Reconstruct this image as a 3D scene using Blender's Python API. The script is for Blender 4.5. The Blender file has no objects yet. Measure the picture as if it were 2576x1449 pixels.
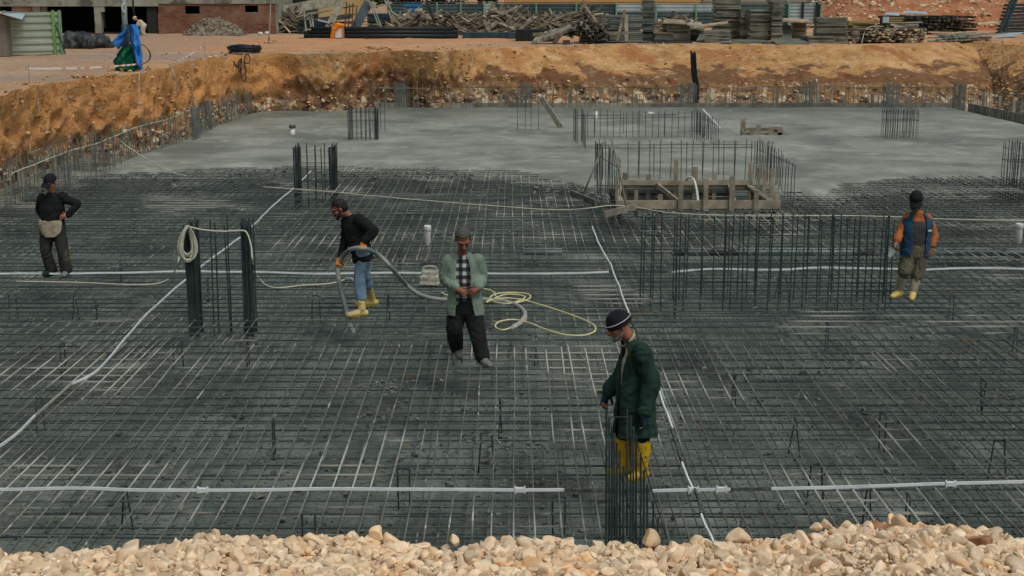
import bpy, math, random
import numpy as np
from math import radians, sin, cos, tan, pi, atan
from mathutils import Vector, Matrix
random.seed(7); RNG = np.random.default_rng(11)
scene = bpy.context.scene
col = scene.collection
# ------------------------------------------------------------------ camera model
FPX, PW, PH = 3470.0, 2576.0, 1449.0
CAMZ = 4.7
TH = atan(744.5/FPX)
YARD = 2.3
def ray(x, y):
    u = (x-PW/2)/FPX; v = (y-PH/2)/FPX
    return (u, cos(TH)-v*sin(TH), -sin(TH)-v*cos(TH))
def G(x, y, z=0.0):
    d = ray(x, y); t = (z-CAMZ)/d[2]
    return Vector((d[0]*t, d[1]*t, z))
def V(x, y, Y):
    d = ray(x, y); t = Y/d[1]
    return Vector((d[0]*t, Y, CAMZ+d[2]*t))
cam_d = bpy.data.cameras.new("camera"); cam = bpy.data.objects.new("camera", cam_d); col.objects.link(cam)
cam.location = (0, 0, CAMZ); cam.rotation_euler = (pi/2-TH, 0, 0)
cam_d.sensor_width = 36; cam_d.lens = 36*FPX/PW; cam_d.clip_start = .1; cam_d.clip_end = 3000
scene.camera = cam
scene.view_settings.view_transform = 'Standard'; scene.view_settings.look = 'None'
scene.view_settings.exposure = 0; scene.view_settings.gamma = 1
# ------------------------------------------------------------------ light
W = bpy.data.worlds.new("World"); scene.world = W; W.use_nodes = True
nt = W.node_tree; nt.nodes.clear()
sky = nt.nodes.new('ShaderNodeTexSky'); sky.sky_type = 'NISHITA'; sky.sun_disc = False
SUN_EL, SUN_ROT = radians(58), radians(140)
sky.sun_elevation = SUN_EL; sky.sun_rotation = SUN_ROT; sky.air_density = 1.2; sky.dust_density = 4.0
hsv = nt.nodes.new('ShaderNodeHueSaturation'); hsv.inputs['Saturation'].default_value = .30
bg = nt.nodes.new('ShaderNodeBackground'); bg.inputs['Strength'].default_value = .083
wo = nt.nodes.new('ShaderNodeOutputWorld')
nt.links.new(sky.outputs[0], hsv.inputs['Color']); tint = nt.nodes.new('ShaderNodeMix'); tint.data_type = 'RGBA'; tint.blend_type = 'MULTIPLY'; tint.inputs[0].default_value = 1; tint.inputs[7].default_value = (.95, 1.0, .97, 1); nt.links.new(hsv.outputs[0], tint.inputs[6]); nt.links.new(tint.outputs[2], bg.inputs[0]); nt.links.new(bg.outputs[0], wo.inputs[0])
sd = bpy.data.lights.new("sun", 'SUN'); sd.energy = 1.15; sd.angle = radians(25); sd.color = (1, .97, .92)
so = bpy.data.objects.new("sun", sd); col.objects.link(so)
dirv = Vector((sin(SUN_ROT)*cos(SUN_EL), cos(SUN_ROT)*cos(SUN_EL), sin(SUN_EL)))
so.rotation_euler = dirv.to_track_quat('Z', 'Y').to_euler(); so.location = (0, 0, 60)
# ------------------------------------------------------------------ noise
def _h(ix, iy, iz, s):
    n = (ix*374761393 + iy*668265263 + iz*2147483647 + s*1274126177) & 0xffffffff
    n = ((n ^ (n >> 13))*1274126177) & 0xffffffff
    return ((n ^ (n >> 16)) & 0xffff)/65535.0
def vn(P, sc=1.0, s=0):
    P = np.asarray(P, float)*sc; I = np.floor(P).astype(np.int64); F = P-I; F = F*F*(3-2*F)
    r = 0
    for dx in (0, 1):
        for dy in (0, 1):
            for dz in (0, 1):
                w = (F[:, 0] if dx else 1-F[:, 0])*(F[:, 1] if dy else 1-F[:, 1])*(F[:, 2] if dz else 1-F[:, 2])
                r = r+w*_h(I[:, 0]+dx, I[:, 1]+dy, I[:, 2]+dz, s)
    return r*2-1
def fbm(P, sc=1.0, o=4, s=0):
    r = 0; a = 1
    for k in range(o): r = r+a*vn(P, sc*2**k, s+k); a *= .5
    return r
# ------------------------------------------------------------------ materials
def c(r, g, b, k=1.0):
    f = lambda v: ((v/255)/12.92 if v/255 <= .04045 else (((v/255)+.055)/1.055)**2.4)*k
    return (min(f(r), .9), min(f(g), .9), min(f(b), .9), 1)
def mk(name, ramp, scale=4, detail=6, rough=.85, bump=0., bscale=40, layers=(), metallic=0., stretch=(1, 1, 1), coord='pos', spec=.3, bdist=.01, island=0.):
    m = bpy.data.materials.new(name); m.use_nodes = True; n = m.node_tree; L = n.links
    b = n.nodes['Principled BSDF']; b.inputs['Roughness'].default_value = rough; b.inputs['Metallic'].default_value = metallic
    b.inputs['Specular IOR Level'].default_value = spec
    if coord == 'pos':
        g = n.nodes.new('ShaderNodeNewGeometry'); src = g.outputs['Position']
    else:
        g = n.nodes.new('ShaderNodeTexCoord'); src = g.outputs['Object']
    def noise(sc, det, st=(1, 1, 1), off=0):
        mp = n.nodes.new('ShaderNodeMapping'); mp.inputs['Scale'].default_value = st; mp.inputs['Location'].default_value = (off, off*.7, off*1.3)
        L.new(src, mp.inputs[0]); t = n.nodes.new('ShaderNodeTexNoise'); t.inputs['Scale'].default_value = sc; t.inputs['Detail'].default_value = det
        t.inputs['Roughness'].default_value = .6
        L.new(mp.outputs[0], t.inputs['Vector']); return t.outputs['Fac']
    r = n.nodes.new('ShaderNodeValToRGB'); e = r.color_ramp.elements
    N = len(ramp)
    while len(e) < N: e.new(.5)
    for i, cc in enumerate(ramp):
        e[i].position = .3+.4*i/max(N-1, 1); e[i].color = cc
    L.new(noise(scale, detail, stretch), r.inputs[0]); out = r.outputs[0]
    for k, ly in enumerate(layers):
        mr = n.nodes.new('ShaderNodeMapRange'); mr.interpolation_type = 'SMOOTHSTEP'
        if ly.get('axis') is not None:
            sp = n.nodes.new('ShaderNodeSeparateXYZ'); L.new(src, sp.inputs[0])
            ad = n.nodes.new('ShaderNodeMath'); ad.operation = 'MULTIPLY_ADD'
            L.new(noise(ly['scale'], ly.get('detail', 5), ly.get('stretch', (1, 1, 1)), 3.1*k+2), ad.inputs[0]); ad.inputs[1].default_value = ly['amp']
            L.new(sp.outputs[ly['axis']], ad.inputs[2]); L.new(ad.outputs[0], mr.inputs[0])
        elif ly.get('vor'):
            vo = n.nodes.new('ShaderNodeTexVoronoi'); vo.inputs['Scale'].default_value = ly['scale']; L.new(src, vo.inputs['Vector']); L.new(vo.outputs['Distance'], mr.inputs[0])
        else:
            L.new(noise(ly['scale'], ly.get('detail', 5), ly.get('stretch', (1, 1, 1)), 3.1*k+2), mr.inputs[0])
        mr.inputs[1].default_value = ly['lo']; mr.inputs[2].default_value = ly['hi']; mr.inputs[4].default_value = ly.get('max', 1)
        mx = n.nodes.new('ShaderNodeMix'); mx.data_type = 'RGBA'; L.new(mr.outputs[0], mx.inputs[0]); L.new(out, mx.inputs[6]); mx.inputs[7].default_value = ly['color']; out = mx.outputs[2]
    if island:
        gg = n.nodes.new('ShaderNodeNewGeometry'); oi = n.nodes.new('ShaderNodeObjectInfo')
        sm = n.nodes.new('ShaderNodeMath'); L.new(gg.outputs['Random Per Island'], sm.inputs[0]); L.new(oi.outputs['Random'], sm.inputs[1])
        fr = n.nodes.new('ShaderNodeMath'); fr.operation = 'FRACT'; L.new(sm.outputs[0], fr.inputs[0])
        mr = n.nodes.new('ShaderNodeMapRange'); L.new(fr.outputs[0], mr.inputs[0]); mr.inputs[3].default_value = 1-island; mr.inputs[4].default_value = 1+island
        h = n.nodes.new('ShaderNodeHueSaturation'); L.new(mr.outputs[0], h.inputs['Value']); L.new(out, h.inputs['Color']); out = h.outputs[0]
    L.new(out, b.inputs['Base Color'])
    if bump:
        bp = n.nodes.new('ShaderNodeBump'); bp.inputs['Strength'].default_value = bump; bp.inputs['Distance'].default_value = bdist
        L.new(noise(bscale, 6, stretch, 9), bp.inputs['Height']); L.new(bp.outputs[0], b.inputs['Normal'])
    return m
M = {}
M['floor'] = mk('damp_blinding_concrete', [c(74, 82, 77), c(101, 110, 103), c(128, 136, 128)], 1.1, 10, .8, .8, 14,
    [dict(color=c(40, 44, 42), scale=.35, lo=.52, hi=.70, max=.75), dict(color=c(30, 33, 31), scale=22, lo=.58, hi=.64, detail=3), dict(color=c(160, 166, 156), scale=.5, lo=.6, hi=.72, max=.6)], bdist=.03)
M['slab'] = mk('wet_fresh_concrete', [c(112, 116, 107), c(140, 143, 133), c(164, 165, 155)], .55, 8, .55, .35, 9,
    [dict(color=c(92, 97, 90), scale=.42, lo=.46, hi=.68, stretch=(.8, .8, 1), max=.75), dict(color=c(170, 173, 165), scale=.7, lo=.56, hi=.75, stretch=(.8, .8, 1), max=.6),
     dict(color=c(92, 98, 92), axis=1, scale=.3, amp=8, lo=53, hi=62, max=.7),
     dict(color=c(112, 117, 110), scale=2.2, lo=.52, hi=.64, stretch=(.8, .7, 1), max=.5), dict(color=c(178, 181, 173), scale=1.6, lo=.58, hi=.70, stretch=(.8, .7, 1), max=.5),
     dict(color=c(76, 82, 77), scale=.9, axis=2, amp=.14, lo=.115, hi=-.2)], bdist=.012, spec=.4)
M['yard'] = mk('orange_site_dirt', [c(166, 128, 96), c(192, 148, 108), c(206, 168, 130)], .5, 12, .95, .7, 5,
    [dict(color=c(200, 138, 92), scale=.16, lo=.48, hi=.60, stretch=(.3, 1, 1), max=.7), dict(color=c(152, 136, 122), scale=.22, lo=.52, hi=.62, stretch=(.3, 1, 1), max=.8), dict(color=c(150, 136, 124), axis=0, scale=.4, amp=7, lo=-7.5, hi=-12, max=.5),
     dict(color=c(214, 196, 174), scale=5, lo=.60, hi=.66, max=.7), dict(color=c(108, 86, 68), scale=3, lo=.58, hi=.68, max=.6)], bdist=.08)
M['bank'] = mk('cut_earth_bank', [c(154, 114, 72), c(188, 142, 90), c(208, 168, 120)], 1.0, 10, .95, .9, 5,
    [dict(color=c(206, 178, 142), scale=2.2, lo=.56, hi=.70, max=.8),
     dict(color=c(160, 98, 56), scale=.45, lo=.52, hi=.64, max=.7),
     dict(color=c(206, 148, 88), axis=0, scale=1.2, amp=3., lo=-6.5, hi=-8.8, max=.75),
     dict(color=c(78, 46, 36), scale=.8, axis=2, amp=2.4, lo=2.60, hi=2.42, stretch=(1, 1, .5), max=.72),
     dict(color=c(216, 154, 96), axis=0, scale=1.2, amp=3., lo=-6.8, hi=-8.8, max=.72),
     dict(color=c(148, 112, 74), scale=2.6, axis=2, amp=1.3, lo=1.5, hi=1.3, max=.9),
     dict(color=c(206, 182, 150), scale=3.0, lo=.59, hi=.66, max=.6), dict(color=c(124, 68, 40), scale=1.6, lo=.58, hi=.68, max=.5), dict(color=c(48, 32, 25), scale=4.5, lo=.60, hi=.70, max=.7),
     dict(color=c(46, 32, 26), axis=2, scale=1.9, amp=5, lo=2.75, hi=2.4, max=.9), dict(color=c(208, 190, 162), axis=2, scale=2.6, amp=5, lo=2.7, hi=2.4, max=.85), dict(color=c(112, 88, 78), axis=2, scale=1.3, amp=5, lo=2.9, hi=2.6, max=.6)], bdist=.12)  # near-black layer low down puts the shade of cavities into the colour
M['gravelbase'] = mk('limestone_grit', [c(170, 140, 110), c(206, 178, 146), c(220, 196, 166)], 6, 8, .95, .6, 60)
M['stone'] = mk('pale_limestone', [c(204, 172, 138), c(224, 198, 166), c(238, 220, 196)], 14, 8, .9, .5, 50,
    [dict(color=c(226, 176, 122), scale=5, lo=.54, hi=.68, max=.8), dict(color=c(196, 118, 76), scale=3.3, lo=.66, hi=.74, max=.8)], island=.24, bdist=.006)
M['bankstone'] = mk('bank_stone', [c(150, 104, 64), c(186, 146, 100), c(214, 188, 152)], 2.2, 6, .95, .4, 40, [dict(color=c(96, 54, 38), scale=.8, lo=.52, hi=.64, max=.85)], island=.35, bdist=.01)
M['palerock'] = mk('pale_broken_rock', [c(168, 138, 104), c(200, 176, 144), c(218, 202, 176)], 3, 6, .95, .5, 30, [dict(color=c(140, 84, 54), scale=1.2, lo=.54, hi=.64, max=.8)], island=.3, bdist=.01)
M['redstone'] = mk('reddish_limestone', [c(128, 86, 62), c(176, 128, 98), c(208, 172, 138)], 9, 6, .9, .4, 50, [dict(color=c(84, 52, 38), scale=6, lo=.54, hi=.66, max=.8)], bdist=.006)
M['steel'] = mk('dark_rebar_steel', [c(38, 50, 52), c(56, 68, 68), c(78, 86, 82)], 3, 6, .65, .5, 160, [dict(color=c(92, 66, 40), scale=1.1, lo=.62, hi=.72, max=.5)], metallic=.2, bdist=.003)
M['matsteel'] = mk('dark_splattered_rebar', [c(36, 48, 50), c(60, 70, 69), c(90, 96, 90)], .8, 8, .75, .5, 120,
    [dict(color=c(186, 185, 174), scale=.45, lo=.53, hi=.66, detail=12, max=.75), dict(color=c(190, 188, 176), scale=3, lo=.66, hi=.70, detail=4, max=.5), dict(color=c(112, 74, 38), scale=.9, lo=.66, hi=.72, max=.5)], metallic=.05, bdist=.003)
M['ysteel'] = mk('cement_dusted_rebar', [c(74, 74, 67), c(100, 99, 91), c(130, 128, 118)], .8, 8, .8, .5, 120,
    [dict(color=c(200, 198, 186), scale=.45, lo=.50, hi=.64, detail=12, max=.85), dict(color=c(210, 207, 196), scale=2, lo=.63, hi=.68, detail=5, max=.7), dict(color=c(116, 78, 42), scale=.7, lo=.64, hi=.72, max=.6)], metallic=.0, bdist=.003)
M['farsteel'] = mk('grey_dusted_rebar', [c(82, 92, 90), c(108, 116, 112), c(132, 138, 132)], 2, 6, .85)
M['lowsteel'] = mk('lower_splattered_rebar', [c(50, 62, 62), c(82, 90, 87), c(122, 126, 118)], 1.2, 8, .8, .4, 100,
    [dict(color=c(170, 170, 160), scale=.4, lo=.52, hi=.66, detail=9, max=.6), dict(color=c(190, 188, 176), scale=3, lo=.60, hi=.66, detail=4, max=.5)], bdist=.003)
M['galv'] = mk('galvanised_strip', [c(206, 212, 214), c(226, 231, 233), c(236, 240, 241)], 3, 5, .5, .1, 30, [dict(color=c(150, 152, 146), scale=3, lo=.64, hi=.72, max=.7)], metallic=.0, spec=.5)
M['crust'] = mk('concrete_crust', [c(48, 52, 48), c(78, 82, 76), c(110, 112, 104)], 12, 8, .95, .9, 50, bdist=.01)
M['crumb'] = mk('grey_concrete_crumb', [c(84, 90, 84), c(110, 115, 108), c(132, 136, 128)], 10, 6, .9, .5, 50)
M['rope'] = mk('pale_hose', [c(176, 176, 158), c(204, 202, 184)], 6, 4, .7)
M['yhose'] = mk('yellowish_hose', [c(196, 190, 140), c(222, 214, 162)], 6, 4, .6)
M['ghose'] = mk('grey_rubber_hose', [c(84, 96, 98), c(106, 116, 116)], 7, 6, .65, .2, 60, [dict(color=c(150, 152, 144), scale=2, lo=.44, hi=.56), dict(color=c(152, 154, 146), axis=0, scale=2, amp=.6, lo=-1.6, hi=-1.0, max=.85)])
M['bhose'] = mk('black_cable', [c(22, 28, 30), c(40, 46, 48)], 8, 4, .5)
M['pvc'] = mk('white_pvc', [c(196, 198, 190), c(220, 221, 214)], 5, 5, .5, layers=[dict(color=c(140, 140, 130), scale=6, lo=.6, hi=.7, max=.6)])
M['gpvc'] = mk('grey_pvc', [c(120, 134, 136), c(142, 156, 158)], 3, 5, .5, layers=[dict(color=c(70, 74, 70), scale=1.2, lo=.52, hi=.6)])
M['splat'] = mk('concrete_splattered_box', [c(136, 134, 124), c(168, 165, 152), c(186, 182, 168)], 14, 8, .95, .8, 60, bdist=.01)
M['wood'] = mk('weathered_timber', [c(108, 101, 88), c(140, 131, 114), c(168, 158, 138)], 3, 8, .9, .5, 30, stretch=(1, 1, 1), island=.22, bdist=.004)
M['greywood'] = mk('grey_weathered_board', [c(106, 103, 92), c(146, 141, 126), c(180, 173, 154)], 2.2, 8, .92, .5, 30, island=.35, bdist=.004)
M['scrap'] = mk('scrap_board', [c(128, 116, 96), c(170, 156, 130), c(206, 190, 162)], 2.2, 8, .92, .4, 30, island=.5, bdist=.004)
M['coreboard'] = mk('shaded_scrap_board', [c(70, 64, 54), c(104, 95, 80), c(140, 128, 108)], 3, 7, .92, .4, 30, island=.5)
M['darkwood'] = mk('dark_timber', [c(46, 46, 42), c(66, 64, 56), c(88, 84, 72)], 3, 7, .92, .4, 30, island=.4)
M['ywood'] = mk('yellowish_timber', [c(128, 112, 72), c(160, 142, 92)], 3, 7, .9, .4, 30, island=.3)
M['panel'] = mk('grey_formwork_panel', [c(92, 94, 84), c(116, 116, 104), c(140, 138, 124)], 2.0, 8, .92, .4, 30, island=.32)
M['gpanel'] = mk('greenish_formwork_panel', [c(84, 92, 88), c(104, 110, 104), c(122, 126, 118)], 2.0, 8, .92, .4, 30, island=.3)
M['slate'] = mk('slate_sheet_metal', [c(52, 72, 78), c(64, 86, 92), c(82, 102, 106)], .8, 6, .6, spec=.4)
M['silver'] = mk('silver_sheet_metal', [c(136, 152, 158), c(160, 176, 182), c(178, 192, 196)], .9, 6, .5, spec=.5)
M['palemetal'] = mk('pale_green_sheet_metal', [c(140, 150, 136), c(162, 170, 154)], .9, 6, .6)
M['bluemetal'] = mk('blue_sheet_metal', [c(34, 92, 142), c(64, 120, 166)], 1.3, 6, .6, layers=[dict(color=c(170, 176, 160), scale=1.6, lo=.54, hi=.6)])
M['greenpost'] = mk('green_painted_post', [c(98, 142, 106), c(122, 166, 130)], 2, 4, .7)
M['limepost'] = mk('lime_painted_post', [c(96, 150, 70), c(124, 172, 96)], 2, 4, .7)
M['concrete'] = mk('old_concrete', [c(120, 122, 110), c(146, 146, 132), c(160, 160, 146)], 1.2, 8, .9, .3, 20, [dict(color=c(88, 88, 80), scale=.8, lo=.54, hi=.66)])
M['dark'] = mk('dark_interior', [c(20, 22, 21), c(30, 31, 29)], 1, 3, .95)
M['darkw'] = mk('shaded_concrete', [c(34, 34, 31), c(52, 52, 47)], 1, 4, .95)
M['yellowwall'] = mk('yellow_render', [c(176, 154, 104), c(190, 168, 116)], .8, 6, .9)
M['orangewall'] = mk('ochre_render', [c(176, 138, 82), c(190, 152, 96)], .5, 6, .9)
M['greywall'] = mk('grey_render', [c(142, 138, 124), c(154, 150, 136)], .5, 6, .9)
M['glass'] = mk('window_glass', [c(88, 112, 122), c(112, 136, 144)], 1, 3, .2, spec=.6)
M['whitepaint'] = mk('white_paint', [c(206, 208, 202), c(222, 224, 218)], 2, 4, .6)
M['red'] = mk('red_earth', [c(152, 92, 58), c(182, 120, 82), c(200, 146, 108)], .8, 10, .95, .8, 5, [dict(color=c(228, 204, 176), scale=5, lo=.58, hi=.64, max=.85), dict(color=c(190, 104, 54), scale=.7, lo=.56, hi=.66, max=.7)], bdist=.08)
M['redheap'] = mk('red_stony_earth', [c(142, 86, 56), c(170, 112, 78), c(188, 138, 104)], .8, 10, .95, .9, 4, [dict(color=c(216, 190, 162), scale=3.2, lo=.60, hi=.66, max=.85), dict(color=c(176, 98, 52), scale=.5, lo=.58, hi=.68, max=.6), dict(color=c(104, 62, 42), scale=2.4, lo=.6, hi=.7, max=.6)], bdist=.12)
M['rubble'] = mk('grey_rubble', [c(88, 78, 66), c(124, 112, 96), c(150, 140, 124)], 3, 10, .95, .9, 12, [dict(color=c(206, 198, 184), scale=10, lo=.6, hi=.66)], bdist=.05)
M['bluetarp'] = mk('blue_tarp', [c(22, 92, 170), c(42, 122, 204), c(72, 148, 220)], 2.2, 5, .55, .4, 9, bdist=.03)
M['greentarp'] = mk('green_tarp', [c(0, 74, 54), c(4, 106, 78), c(20, 128, 98)], 3, 5, .6, .4, 9, bdist=.03)
M['orangetarp'] = mk('orange_tarp', [c(204, 110, 14), c(230, 146, 24)], 4, 5, .6, .3, 12)
M['blacktarp'] = mk('black_tarp', [c(22, 25, 26), c(46, 50, 50), c(78, 82, 80)], 3, 6, .5, .5, 10, bdist=.03)
M['pale'] = mk('pale_cloth', [c(176, 164, 138), c(204, 192, 166)], 6, 5, .9, .3, 30)
M['cardboard'] = mk('brown_board', [c(142, 118, 84), c(170, 146, 108)], 2, 5, .9)
M['greyblock'] = mk('concrete_block', [c(106, 104, 94), c(130, 126, 114)], 2, 7, .95, .5, 18)
M['bark'] = mk('bark', [c(64, 52, 42), c(96, 82, 68)], 5, 6, .95, .6, 40)
M['leaf'] = mk('dark_leaves', [c(22, 30, 20), c(40, 52, 34), c(58, 70, 46)], 2, 4, .9, island=.4)
M['lamp'] = mk('flood_glass', [c(150, 172, 176), c(176, 196, 198)], 2, 3, .2, spec=.6)
M['blackplastic'] = mk('black_plastic', [c(22, 24, 25), c(38, 40, 40)], 6, 4, .5)
M['dkblue'] = mk('dark_steel_panel', [c(30, 46, 54), c(48, 66, 74), c(64, 82, 88)], 1.5, 6, .6)
M['tape'] = mk('barrier_tape', [c(232, 224, 218), c(240, 234, 230)], 2, 2, .6, layers=[dict(color=c(206, 150, 134), scale=3.5, lo=.5, hi=.52, detail=0)])
def brickmat():
    m = bpy.data.materials.new('red_brick_wall'); m.use_nodes = True; n = m.node_tree; b = n.nodes['Principled BSDF']; b.inputs['Roughness'].default_value = .95
    g = n.nodes.new('ShaderNodeNewGeometry'); sp = n.nodes.new('ShaderNodeSeparateXYZ'); cb = n.nodes.new('ShaderNodeCombineXYZ')
    L = n.links; L.new(g.outputs['Position'], sp.inputs[0]); L.new(sp.outputs[0], cb.inputs[0]); L.new(sp.outputs[2], cb.inputs[1])
    t = n.nodes.new('ShaderNodeTexBrick'); L.new(cb.outputs[0], t.inputs['Vector']); t.inputs['Scale'].default_value = 1
    t.inputs['Brick Width'].default_value = .26; t.inputs['Row Height'].default_value = .12; t.inputs['Mortar Size'].default_value = .012
    t.inputs['Color1'].default_value = c(132, 82, 60); t.inputs['Color2'].default_value = c(90, 54, 40); t.inputs['Mortar'].default_value = c(116, 96, 80)
    no = n.nodes.new('ShaderNodeTexNoise'); no.inputs['Scale'].default_value = .7; no.inputs['Detail'].default_value = 8
    L.new(g.outputs['Position'], no.inputs['Vector'])
    mr = n.nodes.new('ShaderNodeMapRange'); L.new(no.outputs[0], mr.inputs[0]); mr.inputs[1].default_value = .5; mr.inputs[2].default_value = .72
    mx = n.nodes.new('ShaderNodeMix'); mx.data_type = 'RGBA'; L.new(mr.outputs[0], mx.inputs[0]); L.new(t.outputs[0], mx.inputs[6]); mx.inputs[7].default_value = c(134, 110, 88)
    L.new(mx.outputs[2], b.inputs['Base Color']); return m
M['brick'] = brickmat()
# ------------------------------------------------------------------ mesh helpers
ORG = {}
def tag(o, label=None, cat=None, group=None, kind=None):
    if label: o['label'] = label
    if cat: o['category'] = cat
    if group: o['group'] = group
    if kind: o['kind'] = kind
    return o
def thing(name, loc, label, cat, group=None):
    o = bpy.data.objects.new(name, None); col.objects.link(o); o.location = loc; o.empty_display_size = .2
    ORG[o.name] = Vector(loc); return tag(o, label, cat, group)
class MB:
    def __init__(s): s.v = []; s.f = []; s.n = 0
    def add(s, vs, fs):
        vs = np.asarray(vs, float).reshape(-1, 3); s.v.append(vs); k = s.n
        s.f.extend([tuple(i+k for i in f) for f in fs]); s.n += len(vs); return s
    def loft(s, rings, cap=True):
        n = len(rings[0]); m = len(rings); fs = []
        for i in range(m-1):
            for j in range(n):
                a = i*n+j; b = i*n+(j+1) % n; fs.append((a, b, b+n, a+n))
        if cap: fs.append(tuple(range(n-1, -1, -1))); fs.append(tuple((m-1)*n+j for j in range(n)))
        return s.add(np.concatenate([np.asarray(r, float) for r in rings]), fs)
    def tube(s, pts, r, k=6, flat=None):
        pts = [np.asarray(p, float) for p in pts]; rs = r if hasattr(r, '__len__') else [r]*len(pts)
        rings = []; ref = None
        for i, p in enumerate(pts):
            t = pts[min(i+1, len(pts)-1)]-pts[max(i-1, 0)]; t = t/(np.linalg.norm(t)+1e-9)
            if ref is None: ref = np.array((0, 0, 1.)) if abs(t[2]) < .9 else np.array((1., 0, 0))
            a = np.cross(t, ref); a /= np.linalg.norm(a)+1e-9; b = np.cross(a, t); ref = b
            ring = [p+rs[i]*(cos(2*pi*j/k+pi/k)*a*(flat[0] if flat else 1)+sin(2*pi*j/k+pi/k)*b*(flat[1] if flat else 1)) for j in range(k)]
            rings.append(ring)
        return s.loft(rings)
    def box(s, cn, sz, R=None):
        h = np.array(sz)/2.; vs = np.array([(x, y, z) for x in (-1, 1) for y in (-1, 1) for z in (-1, 1)])*h
        if R is not None: vs = vs@np.array(R).T
        return s.add(vs+np.array(cn), [(0, 1, 3, 2), (4, 6, 7, 5), (0, 4, 5, 1), (2, 3, 7, 6), (0, 2, 6, 4), (1, 5, 7, 3)])
    def beam(s, p0, p1, w, h, up=(0, 0, 1)):
        p0 = np.array(p0, float); p1 = np.array(p1, float); d = p1-p0; L = np.linalg.norm(d); d /= L
        a = np.cross(d, np.array(up, float)); 
        if np.linalg.norm(a) < 1e-3: a = np.cross(d, np.array((0, 1., 0)))
        a /= np.linalg.norm(a); b = np.cross(a, d)
        return s.box((p0+p1)/2, (L, w, h), np.stack([d, a, b], 1))
    def ell(s, cn, A, nu=14, nv=9):
        A = np.array(A, float); rings = []
        for i in range(1, nv):
            ph = pi*i/nv
            rings.append([np.array(cn)+sin(ph)*cos(2*pi*j/nu)*A[0]+sin(ph)*sin(2*pi*j/nu)*A[1]-cos(ph)*A[2] for j in range(nu)])
        return s.loft(rings)
    def limb(s, pts, rad, n=5, k=14):
        P = np.array([tuple(p) for p in pts], float); R = np.array(rad, float); Q = []; RR = []
        for i in range(len(P)-1):
            p0 = P[max(i-1, 0)]; p1 = P[i]; p2 = P[i+1]; p3 = P[min(i+2, len(P)-1)]
            for t in np.linspace(0, 1, n, endpoint=False):
                cr = .5*((2*p1)+(-p0+p2)*t+(2*p0-5*p1+4*p2-p3)*t*t+(-p0+3*p1-3*p2+p3)*t**3)
                li = p1*(1-t)+p2*t; Q.append(.45*cr+.55*li); RR.append(R[i]*(1-t)+R[i+1]*t)
        Q.append(P[-1]); RR.append(R[-1])
        d0 = Q[0]-Q[1]; d0 /= np.linalg.norm(d0)+1e-9; d1 = Q[-1]-Q[-2]; d1 /= np.linalg.norm(d1)+1e-9
        pre = [(Q[0]+d0*RR[0]*sin(a), RR[0]*cos(a)) for a in (1.35, .9, .45)]; post = [(Q[-1]+d1*RR[-1]*sin(a), RR[-1]*cos(a)) for a in (.45, .9, 1.35)]
        allp = pre+list(zip(Q, RR))+post
        return s.tube([p for p, _ in allp], [r for _, r in allp], k)
    def arr(s): return np.concatenate(s.v)
    def build(s, name, mat, parent=None, smooth=False, **kw):
        v = s.arr(); org = np.zeros(3)
        if parent is not None: org = np.array(ORG[parent.name])
        me = bpy.data.meshes.new(name); me.from_pydata((v-org).tolist(), [], s.f); me.materials.append(mat)
        if smooth: me.polygons.foreach_set('use_smooth', [True]*len(me.polygons))
        me.update(); o = bpy.data.objects.new(name, me); col.objects.link(o)
        if parent is not None: o.parent = parent; ORG[o.name] = Vector(org)
        return tag(o, **kw) if kw else o
def grid_obj(name, Vt, nu, nv, mat, closed=False, smooth=True, keep=None, **kw):
    # Vt: (nv*nu,3), rows of nu
    i = np.arange(nv-1)[:, None]*nu; jn = nu if closed else nu-1
    j = np.arange(jn)[None, :]; j2 = (np.arange(jn)+1) % nu
    F = np.stack([i+j, i+j2[None, :], i+nu+j2[None, :], i+nu+j], -1).reshape(-1, 4)
    if keep is not None: F = F[keep[F].any(1)]
    me = bpy.data.meshes.new(name); me.from_pydata(Vt.tolist(), [], F.tolist()); me.materials.append(mat)
    if smooth: me.polygons.foreach_set('use_smooth', [True]*len(me.polygons))
    me.update(); o = bpy.data.objects.new(name, me); col.objects.link(o); return tag(o, **kw)
def remesh(mb, vox, it=6, fac=.5):
    me = bpy.data.meshes.new('t'); me.from_pydata(mb.arr().tolist(), [], mb.f); o = bpy.data.objects.new('t', me); col.objects.link(o)
    r = o.modifiers.new('r', 'REMESH'); r.mode = 'VOXEL'; r.voxel_size = vox
    sm = o.modifiers.new('s', 'SMOOTH'); sm.factor = fac; sm.iterations = it
    dg = bpy.context.evaluated_depsgraph_get(); dg.update(); ev = o.evaluated_get(dg); out = bpy.data.meshes.new_from_object(ev)
    n = len(out.vertices); v = np.empty(n*3); out.vertices.foreach_get('co', v); v = v.reshape(-1, 3)
    nr = np.empty(n*3); out.vertices.foreach_get('normal', nr); nr = nr.reshape(-1, 3)
    fs = [tuple(p.vertices) for p in out.polygons]
    bpy.data.objects.remove(o); bpy.data.meshes.remove(me); bpy.data.meshes.remove(out)
    return v, nr, fs
def soft(mb, name, mat, parent, vox=.01, it=6, amp=0., sc=8, st=(1, 1, 1), seed=0, **kw):
    v, nr, fs = remesh(mb, vox, it)
    if amp: v = v+nr*(amp*(.7*fbm(v*np.array(st), sc, 3, seed)+1.3*(.25-np.abs(vn(v*np.array(st)+.3*vn(v, 4, seed)[:, None], sc*1.7, seed+7)))))[:, None]
    q = MB(); q.v = [v]; q.f = fs; q.n = len(v)
    return q.build(name, mat, parent, True, **kw)
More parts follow.
